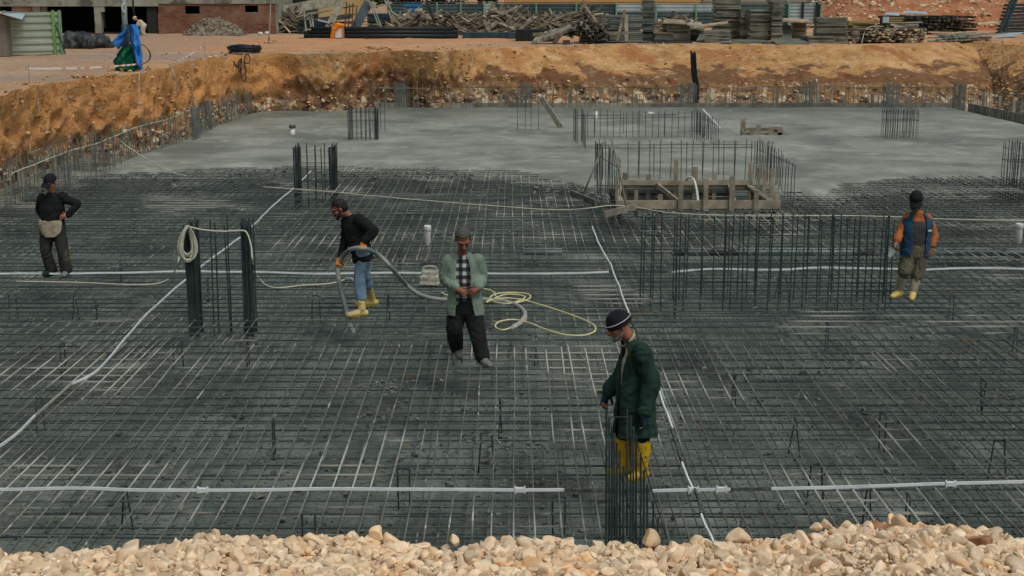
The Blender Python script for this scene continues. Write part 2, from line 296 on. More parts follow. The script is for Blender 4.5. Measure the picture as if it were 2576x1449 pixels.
def wig(pts, n=8, amp=.01, seed=0):
    # resample polyline smoothly (Catmull-Rom) with a little wander
    P = [np.array(tuple(p), float) for p in pts]; out = []
    for i in range(len(P)-1):
        p0 = P[max(i-1, 0)]; p1 = P[i]; p2 = P[i+1]; p3 = P[min(i+2, len(P)-1)]
        for t in np.linspace(0, 1, n, endpoint=False):
            out.append(.5*((2*p1)+(-p0+p2)*t+(2*p0-5*p1+4*p2-p3)*t*t+(-p0+3*p1-3*p2+p3)*t**3))
    out.append(P[-1]); out = np.array(out)
    if amp: out = out+amp*np.stack([vn(out, 1.7, seed), vn(out, 1.7, seed+1), .3*vn(out, 1.7, seed+2)], 1)
    return [p for p in out]
def rotm(ax, an): return np.array(Matrix.Rotation(an, 3, ax))
# ================================================================== pit geometry
FORM = [(0, 488), (90, 446), (233, 395), (336, 361), (440, 324), (560, 285), (645, 262)]       # left edge of the raft, z = .05
FORMW = [G(x, y, .05) for x, y in FORM]
FARY = G(1500, 264, .05).y
RX = G(2440, 266, .05).x
EDGE = [(0, 242), (75, 221), (140, 208), (213, 198), (350, 185), (425, 168), (500, 150), (570, 140), (690, 135), (849, 136), (974, 127), (1099, 130), (1198, 122), (1448, 116), (1698, 110), (1932, 112), (2182, 114), (2357, 110), (2440, 103)]
EDGEW = [G(x, y, YARD) for x, y in EDGE]
def resample(P, step):
    P = [np.array(tuple(p)[:2]) for p in P]; out = []
    for a, b in zip(P, P[1:]):
        n = max(1, int(np.linalg.norm(b-a)/step)); out += [a+(b-a)*i/n for i in range(n)]
    return np.array(out+[P[-1]])
lx = FORMW[0].x
top = [(lx-1.9, 5.75)] + [(EDGEW[0].x-.4-.10*k, EDGEW[0].y-4*k) for k in (6, 4, 2, 1)] + [(p.x, p.y) for p in EDGEW] + [(RX+4.6, FARY-1), (RX+3.6, FARY-8), (RX+3.2, FARY-20), (RX+3, 20), (RX+3, 5.75), (lx-1.9, 5.75)]
T = resample(top, .13)
# bottom loop: the same samples pushed inward to a curve just outside the raft
def inset(p):
    x, y = p
    fy = np.interp(y, [q.y for q in FORMW], [q.x for q in FORMW])
    if y < FORMW[0].y: fy = FORMW[0].x-.02*(FORMW[0].y-y)*0
    bx = min(max(x, fy-.45), RX+1.6); by = min(max(y, 7.0), FARY+.55)
    return bx, by
B = np.array([inset(p) for p in T])
def smooth_loop(A, k):
    ker = np.ones(k)/k; n = len(A); A3 = np.concatenate([A[-k:], A, A[:k]])
    return np.stack([np.convolve(A3[:, i], ker, 'same')[k:k+n] for i in range(2)], 1)
B = smooth_loop(B, 7); Tt = smooth_loop(T, 3)
NS = len(T); NR = 26
cen = np.array([4., 30.]); outd = Tt-cen; outd /= np.linalg.norm(outd, axis=1)[:, None]
rows = []
for r in range(NR):
    t = r/(NR-1)                                     # 0 = bottom, 1 = top
    prof = .22*min(1, t/.35)+.18*min(1, max(0, t-.42)/.2)+.6*(max(0., t-.60)/.40)**.9    # undercut at the foot, leaning back on top
    xy = B+(Tt-B)*prof; z = -.55+(YARD+.55)*t
    P = np.concatenate([xy, np.full((NS, 1), z)], 1)
    a = sin(pi*min(t*1.05, 1))*.9+.1
    d = .30*fbm(P, .55, 4, 3)+.30*np.abs(fbm(P, 1.6, 3, 9))-.10*fbm(P, 5, 2, 5)+.10*np.abs(fbm(P*np.array((3., 3., .6)), 1.2, 2, 13))
    front = (xy[:, 1] < 8)
    d = np.where(front, d*.15, d)
    P[:, :2] += outd*(d*a)[:, None]
    P[:, 2] += (.06*fbm(P, 1.5, 3, 21))*(t > .1)
    if r > NR-12: P[:, 2] -= .45*np.clip((r-NR+12)/11, 0, 1)*np.clip((7.6-P[:, 1])/.6, 0, 1)*np.clip((9-np.abs(P[:, 0]))/2.5, 0, 1)
    if r == NR-1: Ptop = P.copy()
    rows.append(P)
rows_bank = rows
grid_obj('excavation_bank', np.concatenate(rows), NS, NR, M['bank'], kind='structure', label='steep cut earth bank around the foundation pit')
rows = [Ptop]
for d in (.12, .3, .6, 1, 1.6, 2.4, 3.4, 5, 7, 9, 12, 15, 19, 24, 30, 40, 60, 100, 200, 500, 1200):
    P = np.concatenate([Ptop[:, :2]+outd*d, np.full((NS, 1), YARD)], 1)
    P[:, 2] += (.05*fbm(P, .25, 3, 31)+.03*fbm(P, 1.4, 3, 33))*min(1, d)*(P[:, 1] > 7)
    P[:, 2] -= .45*np.clip((7.6-P[:, 1])/.6, 0, 1)*np.clip((P[:, 1]-2.6)/.8, 0, 1)*np.clip((9-np.abs(P[:, 0]))/2.5, 0, 1)
    rows.append(P)
grid_obj('yard_ground', np.concatenate(rows), NS, len(rows), M['yard'], kind='structure', label='flat orange dirt of the site yard above the pit')
# pit floor (blinding concrete under the reinforcement)
gx = np.arange(-15, RX+4, .16); gy = np.arange(6.5, FARY+2, .22); X, Y = np.meshgrid(gx, gy)
P = np.stack([X.ravel(), Y.ravel(), np.full(X.size, -.46)], 1); P[:, 2] += .035*fbm(P, .8, 4, 41)+.02*fbm(P, 4, 2, 43)
grid_obj('pit_floor', P, len(gx), len(gy), M['floor'], kind='structure', label='dark damp blinding concrete at the bottom of the pit')
# fresh concrete
FRONT = [(0, 470), (100, 452), (250, 446), (300, 440), (460, 437), (700, 428), (960, 431), (1230, 436), (1310, 450), (1380, 468), (1470, 478), (1545, 500), (1580, 522), (1950, 522), (1995, 496), (2060, 506), (2120, 502), (2200, 480), (2260, 470), (2310, 458), (2400, 456), (2576, 458), (2720, 462)]
poly = [(p.x, p.y) for p in (G(x, y, .03) for x, y in FRONT)] + [(RX+1.2, 33), (RX+.1, FARY-1.5), (RX-.2, FARY+.1), (FORMW[-1].x, FARY+.1)] + [(p.x, p.y) for p in FORMW[::-1]]
poly = np.array(poly)
def sdist(P, poly):
    d = np.full(len(P), 1e9); ins = np.zeros(len(P), bool)
    for a, b in zip(poly, np.roll(poly, -1, 0)):
        e = b-a; w = P-a; t = np.clip((w@e)/(e@e+1e-12), 0, 1); d = np.minimum(d, np.linalg.norm(w-t[:, None]*e, axis=1))
        cnd = (a[1] > P[:, 1]) != (b[1] > P[:, 1])
        ins ^= cnd & (P[:, 0] < (b[0]-a[0])*(P[:, 1]-a[1])/(b[1]-a[1]+1e-12)+a[0])
    return np.where(ins, d, -d)
gx = np.arange(-14, RX+2, .11); gy = np.arange(26.5, FARY+.4, .13); X, Y = np.meshgrid(gx, gy)
P = np.stack([X.ravel(), Y.ravel(), np.zeros(X.size)], 1)
s = sdist(P[:, :2], poly)
boxa = G(1562, 522, .02); boxb = G(1884, 466, .05); BX0, BX1, BY0, BY1 = boxa.x, G(1955, 522, .02).x, boxa.y, boxb.y
hb = np.minimum(np.minimum(P[:, 0]-BX0-.05, BX1-P[:, 0]-.15), np.minimum(P[:, 1]-BY0+3, BY1-P[:, 1]))
s = np.minimum(s, -hb*2+.0)
sm0 = G(1876, 336, .05); sm1 = G(1958, 336, .05); smy = G(1876, 325, .05).y
hs = np.minimum(np.minimum(P[:, 0]-sm0.x, sm1.x-P[:, 0]), np.minimum(P[:, 1]-sm0.y, smy-P[:, 1])); s = np.minimum(s, -hs*3)
fe = np.abs(P[:, 1]-np.interp(P[:, 0], poly[:len(FRONT), 0], poly[:len(FRONT), 1])) < 2.4
s = s+np.where(fe, .55*fbm(P, .9, 4, 51), 0)
h = np.clip(s/2.2+.36, 0, 1); h = h*h*(3-2*h)
lump = np.exp(-np.abs(s-.4)*1.2)*fe
P[:, 2] = -.52+.57*h+lump*(.10*fbm(P, 2.2, 4, 53)+.03)*(h > .3)+(.012*fbm(P*np.array((.5, 1, 1)), 1.1, 3, 57)+.006*fbm(P, 5, 2, 58))*h
grid_obj('fresh_concrete', P, len(gx), len(gy), M['slab'], keep=(P[:, 2] > -.5), kind='structure', label='freshly poured grey concrete raft surface')
def slabz(x, y):
    q = sdist(np.array([[x, y]]), poly)[0]; return .05 if q > .6 else .0
# ================================================================== reinforcement mats
def yfront(x): return float(np.interp(x, poly[:len(FRONT), 0], poly[:len(FRONT), 1]))
def bar_pts(a, b, step=1.1, amp=.012, seed=0):
    a = np.array(a); b = np.array(b); n = max(2, int(np.linalg.norm(b-a)/step)+1)
    t = np.linspace(0, 1, n)[:, None]; P = a+(b-a)*t
    P = P+np.stack([vn(P, .7, seed), vn(P, .7, seed+1), .5*vn(P, .7, seed+2)], 1)*amp
    return P
def make_mat(name, label, z, mats, rX, rY, spX, spY, seed, layered):
    rnd = random.Random(seed)
    root = thing(name, (3, 20, z), label, 'rebar mat'); segs = []
    y = 8.6; k = 0
    while y < 40.5:
        if rnd.random() > .04:
            x0, x1 = -13.2, RX+2.2
            cut = rnd.uniform(-4, 12)
            yy = y+rnd.uniform(-.03, .03); sl = rnd.uniform(-.05, .05)
            segs.append(((x0, yy-sl, z+rnd.uniform(-.004, .006)), (cut+.5, yy, z), rX, 0)); segs.append(((cut-.5, yy+.03, z), (x1, yy+sl, z+.003), rX, 0))
        y += spX*rnd.uniform(.82, 1.18)
    zones = [(8.6, 18.2, .022), (17.2, 24.6, -.026), (24.0, 41.5, .022)] if layered else [(8.6, 20, .018), (19, 30, .018), (29, 41, .018)]
    for q, (y0, y1, dz) in enumerate(zones):
        x = -13.2
        while x < RX+2:
            ya = y0+rnd.uniform(-.28, .28); yb = y1+rnd.uniform(-.35, .35); d = dz
            if layered and q == 2 and x < -4.5: d = -.026
            yf = yfront(x)+1.2
            if yb > yf: yb = yf
            if yb-ya > 1:
                sk = rnd.uniform(-.06, .06)+.004*(x)
                segs.append(((x+rnd.uniform(-.03, .03), ya, z+d), (x+sk, yb, z+d), rY, 1 if d > 0 or z < -.1 else 2))
            x += spY*rnd.uniform(.9, 1.1)
    def near(s): return math.hypot((s[0][0]+s[1][0])/2*.6, min(s[0][1], s[1][1]))
    segs.sort(key=near)
    rest = (MB(), MB(), MB())
    for i, (a, b, r, q) in enumerate(segs):
        mb = MB() if i < 100 else rest[q]
        mb.tube(bar_pts(a, b, seed=seed+i*3), r, 5)
        if i < 100: mb.build('bar', mats[q], root)
    for q in range(3):
        if rest[q].n: rest[q].build('bars', mats[q], root, kind='stuff')
    return root
make_mat('upper_rebar_mat', 'upper tied mat of dark splattered rebar the workers walk on', 0.0, (M['matsteel'], M['ysteel'], M['lowsteel']), .0102, .0092, .33, .195, 5, True)
make_mat('lower_rebar_mat', 'lower rebar mat lying close above the damp pit floor', -.37, (M['matsteel'], M['lowsteel']), .006, .0078, .4, .2, 77, False)
# chair spacers
ch = [(185, 740), (22, 742), (395, 850), (435, 852), (685, 1060), (950, 1090), (310, 1230), (2085, 815), (2340, 812), (2560, 826), (1850, 945), (2115, 920), (2005, 1060), (1350, 850), (1440, 850), (975, 742), (785, 745), (1090, 1260), (1390, 1250), (2290, 1252), (2420, 1222), (520, 700), (300, 660), (60, 1250), (150, 870), (620, 850), (560, 1080), (760, 1290), (1260, 1010), (880, 860), (1700, 745), (2040, 1170), (1780, 1130), (2480, 960), (2230, 1050), (1880, 820), (2400, 745), (90, 1010), (740, 640), (1005, 640), (1130, 850), (1940, 1290), (2190, 1230), (1210, 1090), (450, 1090), (1000, 1180), (2500, 1110), (2380, 1010), (1960, 690), (240, 760)]
for i, (x, y) in enumerate(ch):
    if i % 3 == 2: continue
    p = G(x, y, -.02); a = random.uniform(-.25, .25); w = random.choice((.10, .14, .2)); d = Vector((sin(a)*.5, cos(a), 0))*w
    if random.random() < .25: d = Vector((cos(a), sin(a), 0))*.12
    f = Vector((random.uniform(-.06, .06), random.uniform(-.06, .06), 0))
    mb = MB(); mb.tube(wig([p+f-Vector((0, 0, .45)), p-Vector((0, 0, .06)), p+d*.06, p+d*.94, p+d-Vector((0, 0, .06)), p+d-f-Vector((0, 0, .45))], 3, 0), .0095, 5)
    mb.build('rebar_chair', M['steel'], smooth=True, label='bent dark steel chair bar standing between the two rebar mats', cat='spacer', group='chair bars holding up the upper mat')
# ================================================================== starter columns and cages
def vbar(mb, x, y, z0, z1, r=.0095, lean=None):
    lx, ly = lean if lean else (random.uniform(-.02, .02), random.uniform(-.02, .02))
    n = 4; pts = [(x+lx*t+random.uniform(-.004, .004), y+ly*t, z0+(z1-z0)*t) for t in np.linspace(0, 1, n)]
    return mb.tube(pts, r, 5)
def tie(root, x0, x1, y0, y1, z, r=.006):
    mb = MB(); q = random.uniform(-.02, .02)
    mb.tube([(x0, y0, z), (x1, y0, z+q), (x1, y1, z+q), (x0, y1, z), (x0, y0, z)], r, 5); mb.build('tie', M['steel'], root)
def column(xL, xR, yt, yb, label, depth=.3, mat='steel', z=0., zb=-.44, endn=5, endw=.17, mid=5, group='starter bars of future columns', r=.0095, ties=2, name='column_starter_bars', dbl=True):
    g = G((xL+xR)/2, yb, z); Y0 = g.y; X0 = V(xL, yb, Y0).x; X1 = V(xR, yb, Y0).x; H = V(xR, yt, Y0).z
    root = thing(name, ((X0+X1)/2, Y0+depth/2, z), label, 'starter bars', group)
    w = (X1-X0)*endw; rows = (Y0, Y0+depth) if dbl else (Y0,)
    def put(x, y): vbar(MB(), x, y, zb, H-random.uniform(0, .10)*(H-z)-(.0 if y == Y0 else 0), r).build('bar', M[mat], root)
    for e in (0, 1):
        for k in range(endn):
            for y in (rows if endn > 1 else rows[:1]):
                put((X0+w*k/max(endn-1, 1)) if e == 0 else (X1-w*k/max(endn-1, 1)), y+random.uniform(-.012, .012))
        if endn > 3:
            for q in (.33, .66): put(X0+w*random.random() if e == 0 else X1-w*random.random(), Y0+depth*q)
    for k in range(mid):
        x = X0+w+(X1-X0-2*w)*(k+1)/(mid+1)
        for y in rows: put(x+random.uniform(-.02, .02), y)
    for k in range(ties):
        zz = z+(H-z)*(.82-.26*k) if k < 2 else z+.03
        tie(root, X0-.01, X1+.01, rows[0]-.012, rows[-1]+.012 if dbl else rows[0]+.012, zz)
    return root
column(476, 636, 550, 800, 'starter bars with the pale hose coil hung on the left bundle', endn=8, mid=2, depth=.28, r=.0115, endw=.14, zb=-.28)
column(741, 845, 362, 478, 'starter bars at the edge of the wet concrete, left of the man with the hose', endn=7, mid=3, depth=.28, endw=.13, r=.012)
column(877, 951, 268, 352, 'starter bars in wet concrete with thick left bundle, near the white stub', z=.05, endn=4, endw=.12, mid=4, r=.011)
column(938, 968, 250, 328, 'narrow starter bars just behind and right of the thick left bundle', z=.05, endn=1, mid=1, endw=.01, depth=.5)
column(1302, 1354, 236, 327, 'four thin starter bars alone in the wet concrete beside the leaning board', z=.05, endn=1, endw=.02, mid=2, depth=.06, dbl=False, ties=0)
column(2226, 2308, 270, 348, 'starter bars standing in the wet concrete at the right', z=.05, endn=5, endw=.28, mid=5, depth=.5)
column(2532, 2640, 354, 470, 'starter bars at the right edge of the picture', endn=7, endw=.36, mid=2, depth=.4)
for x0, x1, lab in ((600, 664, 'starter bars in the far left corner of the raft'), (782, 816, 'far edge starter cluster left of the brown boards'), (992, 1022, 'far edge starter cluster right of the brown boards'), (1308, 1338, 'far edge starter cluster left of the tall dark bundle'), (1712, 1752, 'far edge starter cluster in front of the tall dark bundle'), (2020, 2055, 'far edge starter cluster with a white pipe end on top'), (2228, 2262, 'far edge starter cluster right of the white pipe end'), (2408, 2428, 'far edge starter cluster nearest the right corner')):
    column(x0, x1, 206, 270, lab, z=.05, endn=4, endw=.3, mid=3, depth=.7, group='column starters along the far edge', r=.011, mat='farsteel')
for i, (x0, x1, yt, yb) in enumerate(((484, 496, 262, 352), (515, 526, 250, 330), (150, 178, 378, 480))):
    column(x0, x1, yt, yb, ('column starters on the left edge nearest the hanging string', 'column starters on the left edge nearest the far corner', 'pale starter cluster behind the man with the apron')[i], z=.05, endn=3, endw=.4, mid=1, depth=.5, group='column starters along the left edge', mat='farsteel')
def cage(label, rows, ties, group='wall starter cages of the shaft', name='wall_starter_bars', r=.0095):
    # rows: list of (list of x px, y base px, y top px, z)
    f = rows[0]; g0 = G(f[0][0], f[1][0] if isinstance(f[1], tuple) else f[1], f[3]); root = thing(name, (g0.x, g0.y, f[3]), label, 'starter bars', group)
    for xs, yb, yt, z in rows:
        for k, x in enumerate(xs):
            ybk = yb[0]+(yb[1]-yb[0])*k/max(len(xs)-1, 1) if isinstance(yb, tuple) else yb; ytk = yt[0]+(yt[1]-yt[0])*k/max(len(xs)-1, 1) if isinstance(yt, tuple) else yt
            p = G(x, ybk, z); H = V(x, ytk, p.y).z
            vbar(MB(), p.x, p.y, -.22, H+random.uniform(-.06, .04), r).build('bar', M['steel'], root)
    for (xa, ya, xb, yb2, zh, zg) in ties:
        a = G(xa, ya, zg); b = G(xb, yb2, zg); mb = MB(); mb.tube(bar_pts((a.x, a.y, zg+zh), (b.x, b.y, zg+zh), .7, .015, random.randint(0, 99)), .008, 5); mb.build('tie', M['steel'], root)
    return root
L = lambda a, b, n: [a+(b-a)*k/(n-1) for k in range(n)]
cage('upper shaft wall starters standing in wet concrete behind the timber box',
     [(L(1443, 1452, 5), (352, 362), (272, 276), .05), (L(1462, 1473, 6), (356, 374), (268, 292), .05), (L(1478, 1770, 19), (346, 346), (276, 280), .05), ([1496, 1568, 1605, 1671, 1760], 338, 282, .05), (L(1742, 1768, 6), (348, 362), (277, 284), .05), (L(1752, 1806, 12), (336, 370), (272, 306), .05), (L(1746, 1790, 6), (332, 352), (272, 292), .05)],
     [(1440, 350, 1775, 345, .66, .05), (1448, 345, 1700, 342, .70, .05), (1756, 340, 1806, 368, .62, .05)])
cage('lower shaft wall starters around the open timber box',
     [(L(1496, 1512, 7), (452, 500), (352, 364), .02), (L(1524, 1558, 9), (470, 516), (356, 405), .02), (L(1508, 1540, 5), (448, 470), (350, 372), .02), (L(1580, 1900, 13), (450, 452), (354, 352), .05), (L(1605, 1888, 8), (440, 442), (356, 350), .05), (L(1896, 1935, 6), (440, 458), (350, 360), .03), (L(1908, 1996, 13), (446, 496), (350, 410), .03), (L(1930, 1962, 5), (452, 470), (352, 380), .03)],
     [(1496, 452, 1892, 450, .80, .05), (1500, 448, 1892, 445, .84, .05), (1905, 446, 1996, 494, .72, .03), (1500, 470, 1556, 512, .8, .03)])
zx = [100, 130, 200, 225, 297, 415, 447, 475, 512, 540, 675, 800, 890, 905, 960, 1030, 1075, 1115, 1200, 1210, 1315, 1335, 1420, 1445, 1530, 1570, 1650, 1690, 1785, 1815, 1890, 1925, 1990, 2060, 2120, 2170, 2240, 2305, 2375, 2420, 2445, 2495]
xs = [(2380+v/2.525)/1.503 for v in zx]
cage('long low cage of wall starters in front of the timber box',
     [(xs[0::2], (748, 752), (537, 540), 0), (xs[1::2], (722, 728), (541, 545), 0), (L(1700, 2225, 9), (705, 712), 548, 0)],
     [(1603, 748, 2235, 752, 1.0, 0), (1603, 722, 2235, 728, .95, 0), (1603, 748, 2235, 752, .12, 0), (1603, 722, 2235, 728, .1, 0), (1605, 748, 1620, 722, 1.0, 0), (1680, 748, 1690, 722, 1.0, 0), (2225, 750, 2225, 726, .97, 0)], r=.0105)
# the near column with stepped bars
def near_column():
    y0 = G(1590, 1350, 0).y-.15; root = thing('column_starter_bars', (V(1585, 1300, y0).x, y0, 0), 'stepped starter bars standing nearest the gravel, in front of the yellow rubber boots', 'starter bars', 'starter bars of future columns')
    def w(zx_, zy_): return ((2200+zx_/1.4483)/1.503, (1100+zy_/1.4483)/1.503)
    for i, (x, yt) in enumerate([(135, 640), (150, 690), (165, 745), (178, 780), (192, 830), (208, 870), (228, 960), (248, 650), (268, 685), (282, 745), (298, 800), (322, 890), (340, 980), (358, 1060), (392, 1150), (418, 1240)]):
        px, py = w(x, yt); Y = y0+(.28 if i % 2 else 0); p = V(px, py, Y); q = V(px, 1330, Y)
        MB().tube([(q.x, Y, -.45), (q.x, Y, 0), ((p.x+q.x)/2, Y, p.z*.5), (p.x, Y, p.z)], .0095, 6).build('bar', M['steel'], root)
    for (a, b, ya, yb) in (((130, 690), (305, 1365), .0, .0), ((285, 775), (462, 1345), .28, .28), ((150, 692), (250, 690), 0, 0), ((248, 690), (285, 775), 0, .28)):
        pa = V(*w(*a), y0+ya); pb = V(*w(*b), y0+yb); MB().tube([pa, (pa+pb)/2, pb], .006, 5).build('tie', M['steel'], root)
near_column()
# tall dark bundle at the far edge
p = G(1749, 262, .05); root = thing('tall_bar_bundle', (p.x, p.y+.9, .05), 'tall dark bundle of long bars standing against the far bank', 'starter bars')
for k in range(14):
    q = V(1737+k*1.0, 127+random.uniform(-1, 12), p.y+.9+random.uniform(-.1, .1)); b = V(1742+k*1.05, 262, p.y+.9)
    MB().tube([(b.x, b.y, -.4), (b.x+.02, b.y, .8), ((b.x+q.x)/2, b.y, q.z*.55), (q.x, q.y, q.z)], .018, 5).build('bar', M['bhose'], root)
# perimeter wall starters
def perimeter(name, label, path, sp, h, seed, zt=.8):
    rnd = random.Random(seed); P = resample(path, sp); root = thing(name, (P[0][0], P[0][1], .05), label, 'starter bars'); rest = MB(); cnt = 0
    order = sorted(range(len(P)), key=lambda i: P[i][1])
    for i in order:
        if rnd.random() < .08: continue
        hh = h*rnd.uniform(.8, 1.12); mb = MB() if cnt < 100 else rest
        vbar(mb, P[i][0]+rnd.uniform(-.05, .05), P[i][1]+rnd.uniform(-.03, .03), -.3, hh, .0125, (rnd.uniform(-.06, .06), rnd.uniform(-.06, .06)))
        if cnt < 100: mb.build('bar', M['farsteel'], root)
        cnt += 1
    if rest.n: rest.build('bars', M['farsteel'], root, kind='stuff')
    pts = [(q[0], q[1], zt+.03*rnd.uniform(-1, 1)) for q in P[::4]]; MB().tube(pts, .009, 5).build('tie', M['matsteel'], root)
inner = [G(x, y, .05) for x, y in ((-160, 585), (0, 524), (60, 500), (140, 478), (247, 444), (336, 394), (439, 362), (520, 330), (600, 296), (655, 272))]
perimeter('wall_starter_row', 'inner row of wall starter bars along the left edge of the raft', inner, .18, 1.0, 3)
perimeter('wall_starter_row', 'outer row of pale wall starter bars against the left earth bank', [(p.x+.15, p.y+.1) for p in FORMW], .26, .92, 4)
perimeter('wall_starter_row', 'front row of wall starter bars along the far edge of the raft', [(FORMW[-1].x+.3, FARY-.55), (RX-.3, FARY-.55)], .20, .95, 5)
perimeter('wall_starter_row', 'rear row of wall starter bars right against the far bank', [(FORMW[-1].x+.3, FARY-.05), (RX-.2, FARY-.05)], .33, .8, 6)
perimeter('wall_starter_row', 'short row of wall starter bars along the right edge of the raft', [(RX-.1, FARY-.4), (RX+.3, FARY-6), (RX+.9, FARY-14)], .3, .9, 8)
# edge formwork boards and stakes
def edge_form(path, label, zt=.12):
    mb = MB(); P = resample(path, 2.2)
    for a, b in zip(P, P[1:]): mb.beam((a[0], a[1], -.12), (b[0], b[1], -.12), .03, zt*2+.24-.0)
    return mb.build('edge_board', M['greywood'], label=label, cat='formwork board')
edge_form([(p.x-.05, p.y) for p in FORMW], 'grey edge board of the raft along the left bank')
edge_form([(FORMW[-1].x, FARY+.12), (RX-.1, FARY+.12)], 'grey edge board of the raft along the far bank')
edge_form([(RX+.1, FARY+.1), (RX+.5, FARY-6), (RX+1.1, FARY-14)], 'grey edge board of the raft at the right corner')
def stake(x, y, h, w=.09, lean=0., lab='grey wooden stake bracing the edge board of the raft', grp='stakes along the raft edge', z0=-.5):
    MB().beam((x, y, z0), (x+lean, y+random.uniform(-.03, .03), h), w, .045, (0, 1, 0)).build('wooden_stake', M['greywood'], label=lab, cat='stake', group=grp)
for P_, grp, lab in ((resample([(p.x-.13, p.y) for p in FORMW], 1.15), 'stakes along the left edge', 'grey wooden stake bracing the edge board below the left bank'), (resample([(FORMW[-1].x+.4, FARY+.22), (RX-.2, FARY+.22)], .95), 'stakes along the far edge', 'grey wooden stake bracing the edge board below the far bank'), (resample([(RX+.3, FARY-.5), (RX+1.2, FARY-14)], 1.0), 'stakes at the right corner', 'pale wooden stake at the right corner of the raft')):
    for q in P_: stake(q[0]+random.uniform(-.2, .2), q[1]+random.uniform(-.04, .04), random.uniform(.3, .72), random.uniform(.07, .13), random.uniform(-.05, .05), lab, grp)
# ================================================================== strips, ropes, hoses
def strip(label, runs, z=.05, conn=(), w=.020):
    a = G(*runs[0][0][0], z); root = thing('earthing_strip', a, label, 'metal strip', 'bright earthing strips laid on the mat')
    for k, (pts, clean) in enumerate(runs):
        P = wig([G(x, y, z) for x, y in pts], 7, .012, 61+k)
        MB().tube(P, w if clean else w+.003, 4, flat=(.45, 1)).build('strip_section' if clean == 1 else 'crusted_section', (M['crust'], M['galv'], M['splat'])[clean], root)
    for x, y in conn:
        p = G(x, y, z); q = MB(); q.box(p, (.10, .035, .040)); q.box(p+Vector((-.045, 0, .0)), (.012, .04, .062)); q.box(p+Vector((.045, 0, 0)), (.012, .04, .062)); q.build('clamp', M['galv'], root)
strip('bright flat strip lying across the mat nearest the gravel', [([(-120, 1230), (0, 1231), (160, 1229), (330, 1231), (510, 1233), (700, 1231), (980, 1231), (1308, 1232), (1418, 1232)], 1), ([(1418, 1232), (1530, 1236), (1638, 1234)], 0), ([(1638, 1234), (1745, 1232), (1838, 1231)], 1), ([(1838, 1231), (1890, 1230), (1940, 1229)], 0), ([(1940, 1229), (2100, 1226), (2392, 1217), (2576, 1212), (2700, 1210)], 1)], conn=((510, 1233), (1308, 1232), (1815, 1231), (2392, 1217), (1745, 1232)))
strip('bright strip running diagonally past the hose coil to the lower left', [([(782, 430), (742, 470), (700, 506), (632, 572)], 1), ([(632, 572), (610, 592)], 1), ([(610, 592), (540, 645), (480, 692), (380, 780), (300, 870), (240, 935), (180, 965)], 1), ([(180, 965), (130, 1010), (90, 1045)], 2), ([(90, 1045), (50, 1085), (0, 1122), (-70, 1160)], 1)])
strip('bright strip across the middle of the mat behind the man with the hose', [([(-120, 688), (0, 688), (200, 688), (460, 682), (560, 684), (660, 684), (800, 688), (980, 686), (1200, 688), (1400, 688), (1530, 684)], 1), ([(1530, 684), (1620, 684), (1690, 684)], 0), ([(1690, 684), (1790, 677), (1960, 678), (2060, 673), (2200, 675)], 1), ([(2200, 675), (2330, 678)], 1), ([(2330, 678), (2440, 674), (2600, 676), (2700, 678)], 1)])
strip('bright strip running from the timber box down past the bearded man', [([(1465, 500), (1478, 530), (1490, 570)], 0), ([(1490, 570), (1510, 620), (1535, 665), (1560, 730), (1585, 800)], 1), ([(1585, 800), (1625, 900), (1655, 970)], 0), ([(1660, 985), (1675, 1030), (1690, 1078)], 1), ([(1690, 1078), (1704, 1120), (1717, 1165)], 0), ([(1717, 1165), (1730, 1200), (1745, 1232)], 1), ([(1745, 1232), (1758, 1265), (1766, 1295)], 0), ([(1766, 1295), (1775, 1322), (1786, 1348), (1800, 1385)], 1)], w=.027)
def line(name, label, cat, pts, r, mat, amp=.006, k=6, n=8, parent=None, **kw):
    return MB().tube(wig(pts, n, amp, len(label)), r, k).build(name, mat, parent, True, **(dict(label=label, cat=cat, **kw) if parent is None else {}))
g = lambda l, z: [G(x, y, z) for x, y in l]
# pale hose with coil on the column
colY = G(470, 800, 0).y-.03
root = thing('pale_hose', V(470, 620, colY), 'long pale hose coiled and hung on the left bundle of starter bars', 'hose')
mb = MB()
for k in range(13):
    t = []
    w = random.uniform(14, 28); hgt = random.uniform(66, 92); cx = 472+random.uniform(-3, 3); dy = random.uniform(-.10, .02)
    for a in np.linspace(0, 2*pi, 22):
        s = (1-cos(a))/2; t.append(V(cx+w*sin(a)*(s**.45)*1.05, 568+hgt*s, colY-.05+dy+.04*sin(a)))
    mb.tube(t, .011, 6)
mb.build('hose_coil', M['rope'], root, True)
MB().tube(wig([V(474, 570, colY-.03), V(510, 578, colY-.03), V(560, 582, colY-.04), V(608, 580, colY-.04), V(622, 588, colY-.05), V(632, 620, colY-.1), V(636, 660, colY-.2)]+g([(645, 690), (668, 716), (700, 724), (760, 718), (830, 713), (872, 702)], .04), 8, .004), .012, 6).build('hose_run', M['rope'], root, True)
MB().tube(wig([V(452, 640, colY-.06), V(446, 668, colY-.1)]+g([(432, 695), (400, 712), (340, 716), (240, 712), (120, 709), (40, 708)], .04), 8, .01), .011, 6).build('hose_run', M['rope'], root, True)
pp = g([(868, 702), (885, 702), (892, 708)], .06); MB().tube(pp, .03, 8).build('nozzle', M['gpvc'], root, True)
line('pale_rope', 'pale rope draped along the left starter bars with a tail onto the mat', 'rope', [G(x, y, .86) for x, y in ((30, 436), (110, 405), (180, 378), (240, 362), (295, 340), (350, 318), (420, 300), (460, 284), (492, 272), (496, 266))], .013, M['rope'], .02)
line('pale_rope', 'pale rope sagging from the left starter bars onto the wet concrete', 'rope', [G(296, 340, .86), G(300, 352, .7), G(330, 374, .45), G(372, 402, .2), G(430, 432, .08), G(466, 442, .06)], .013, M['rope'], .01)
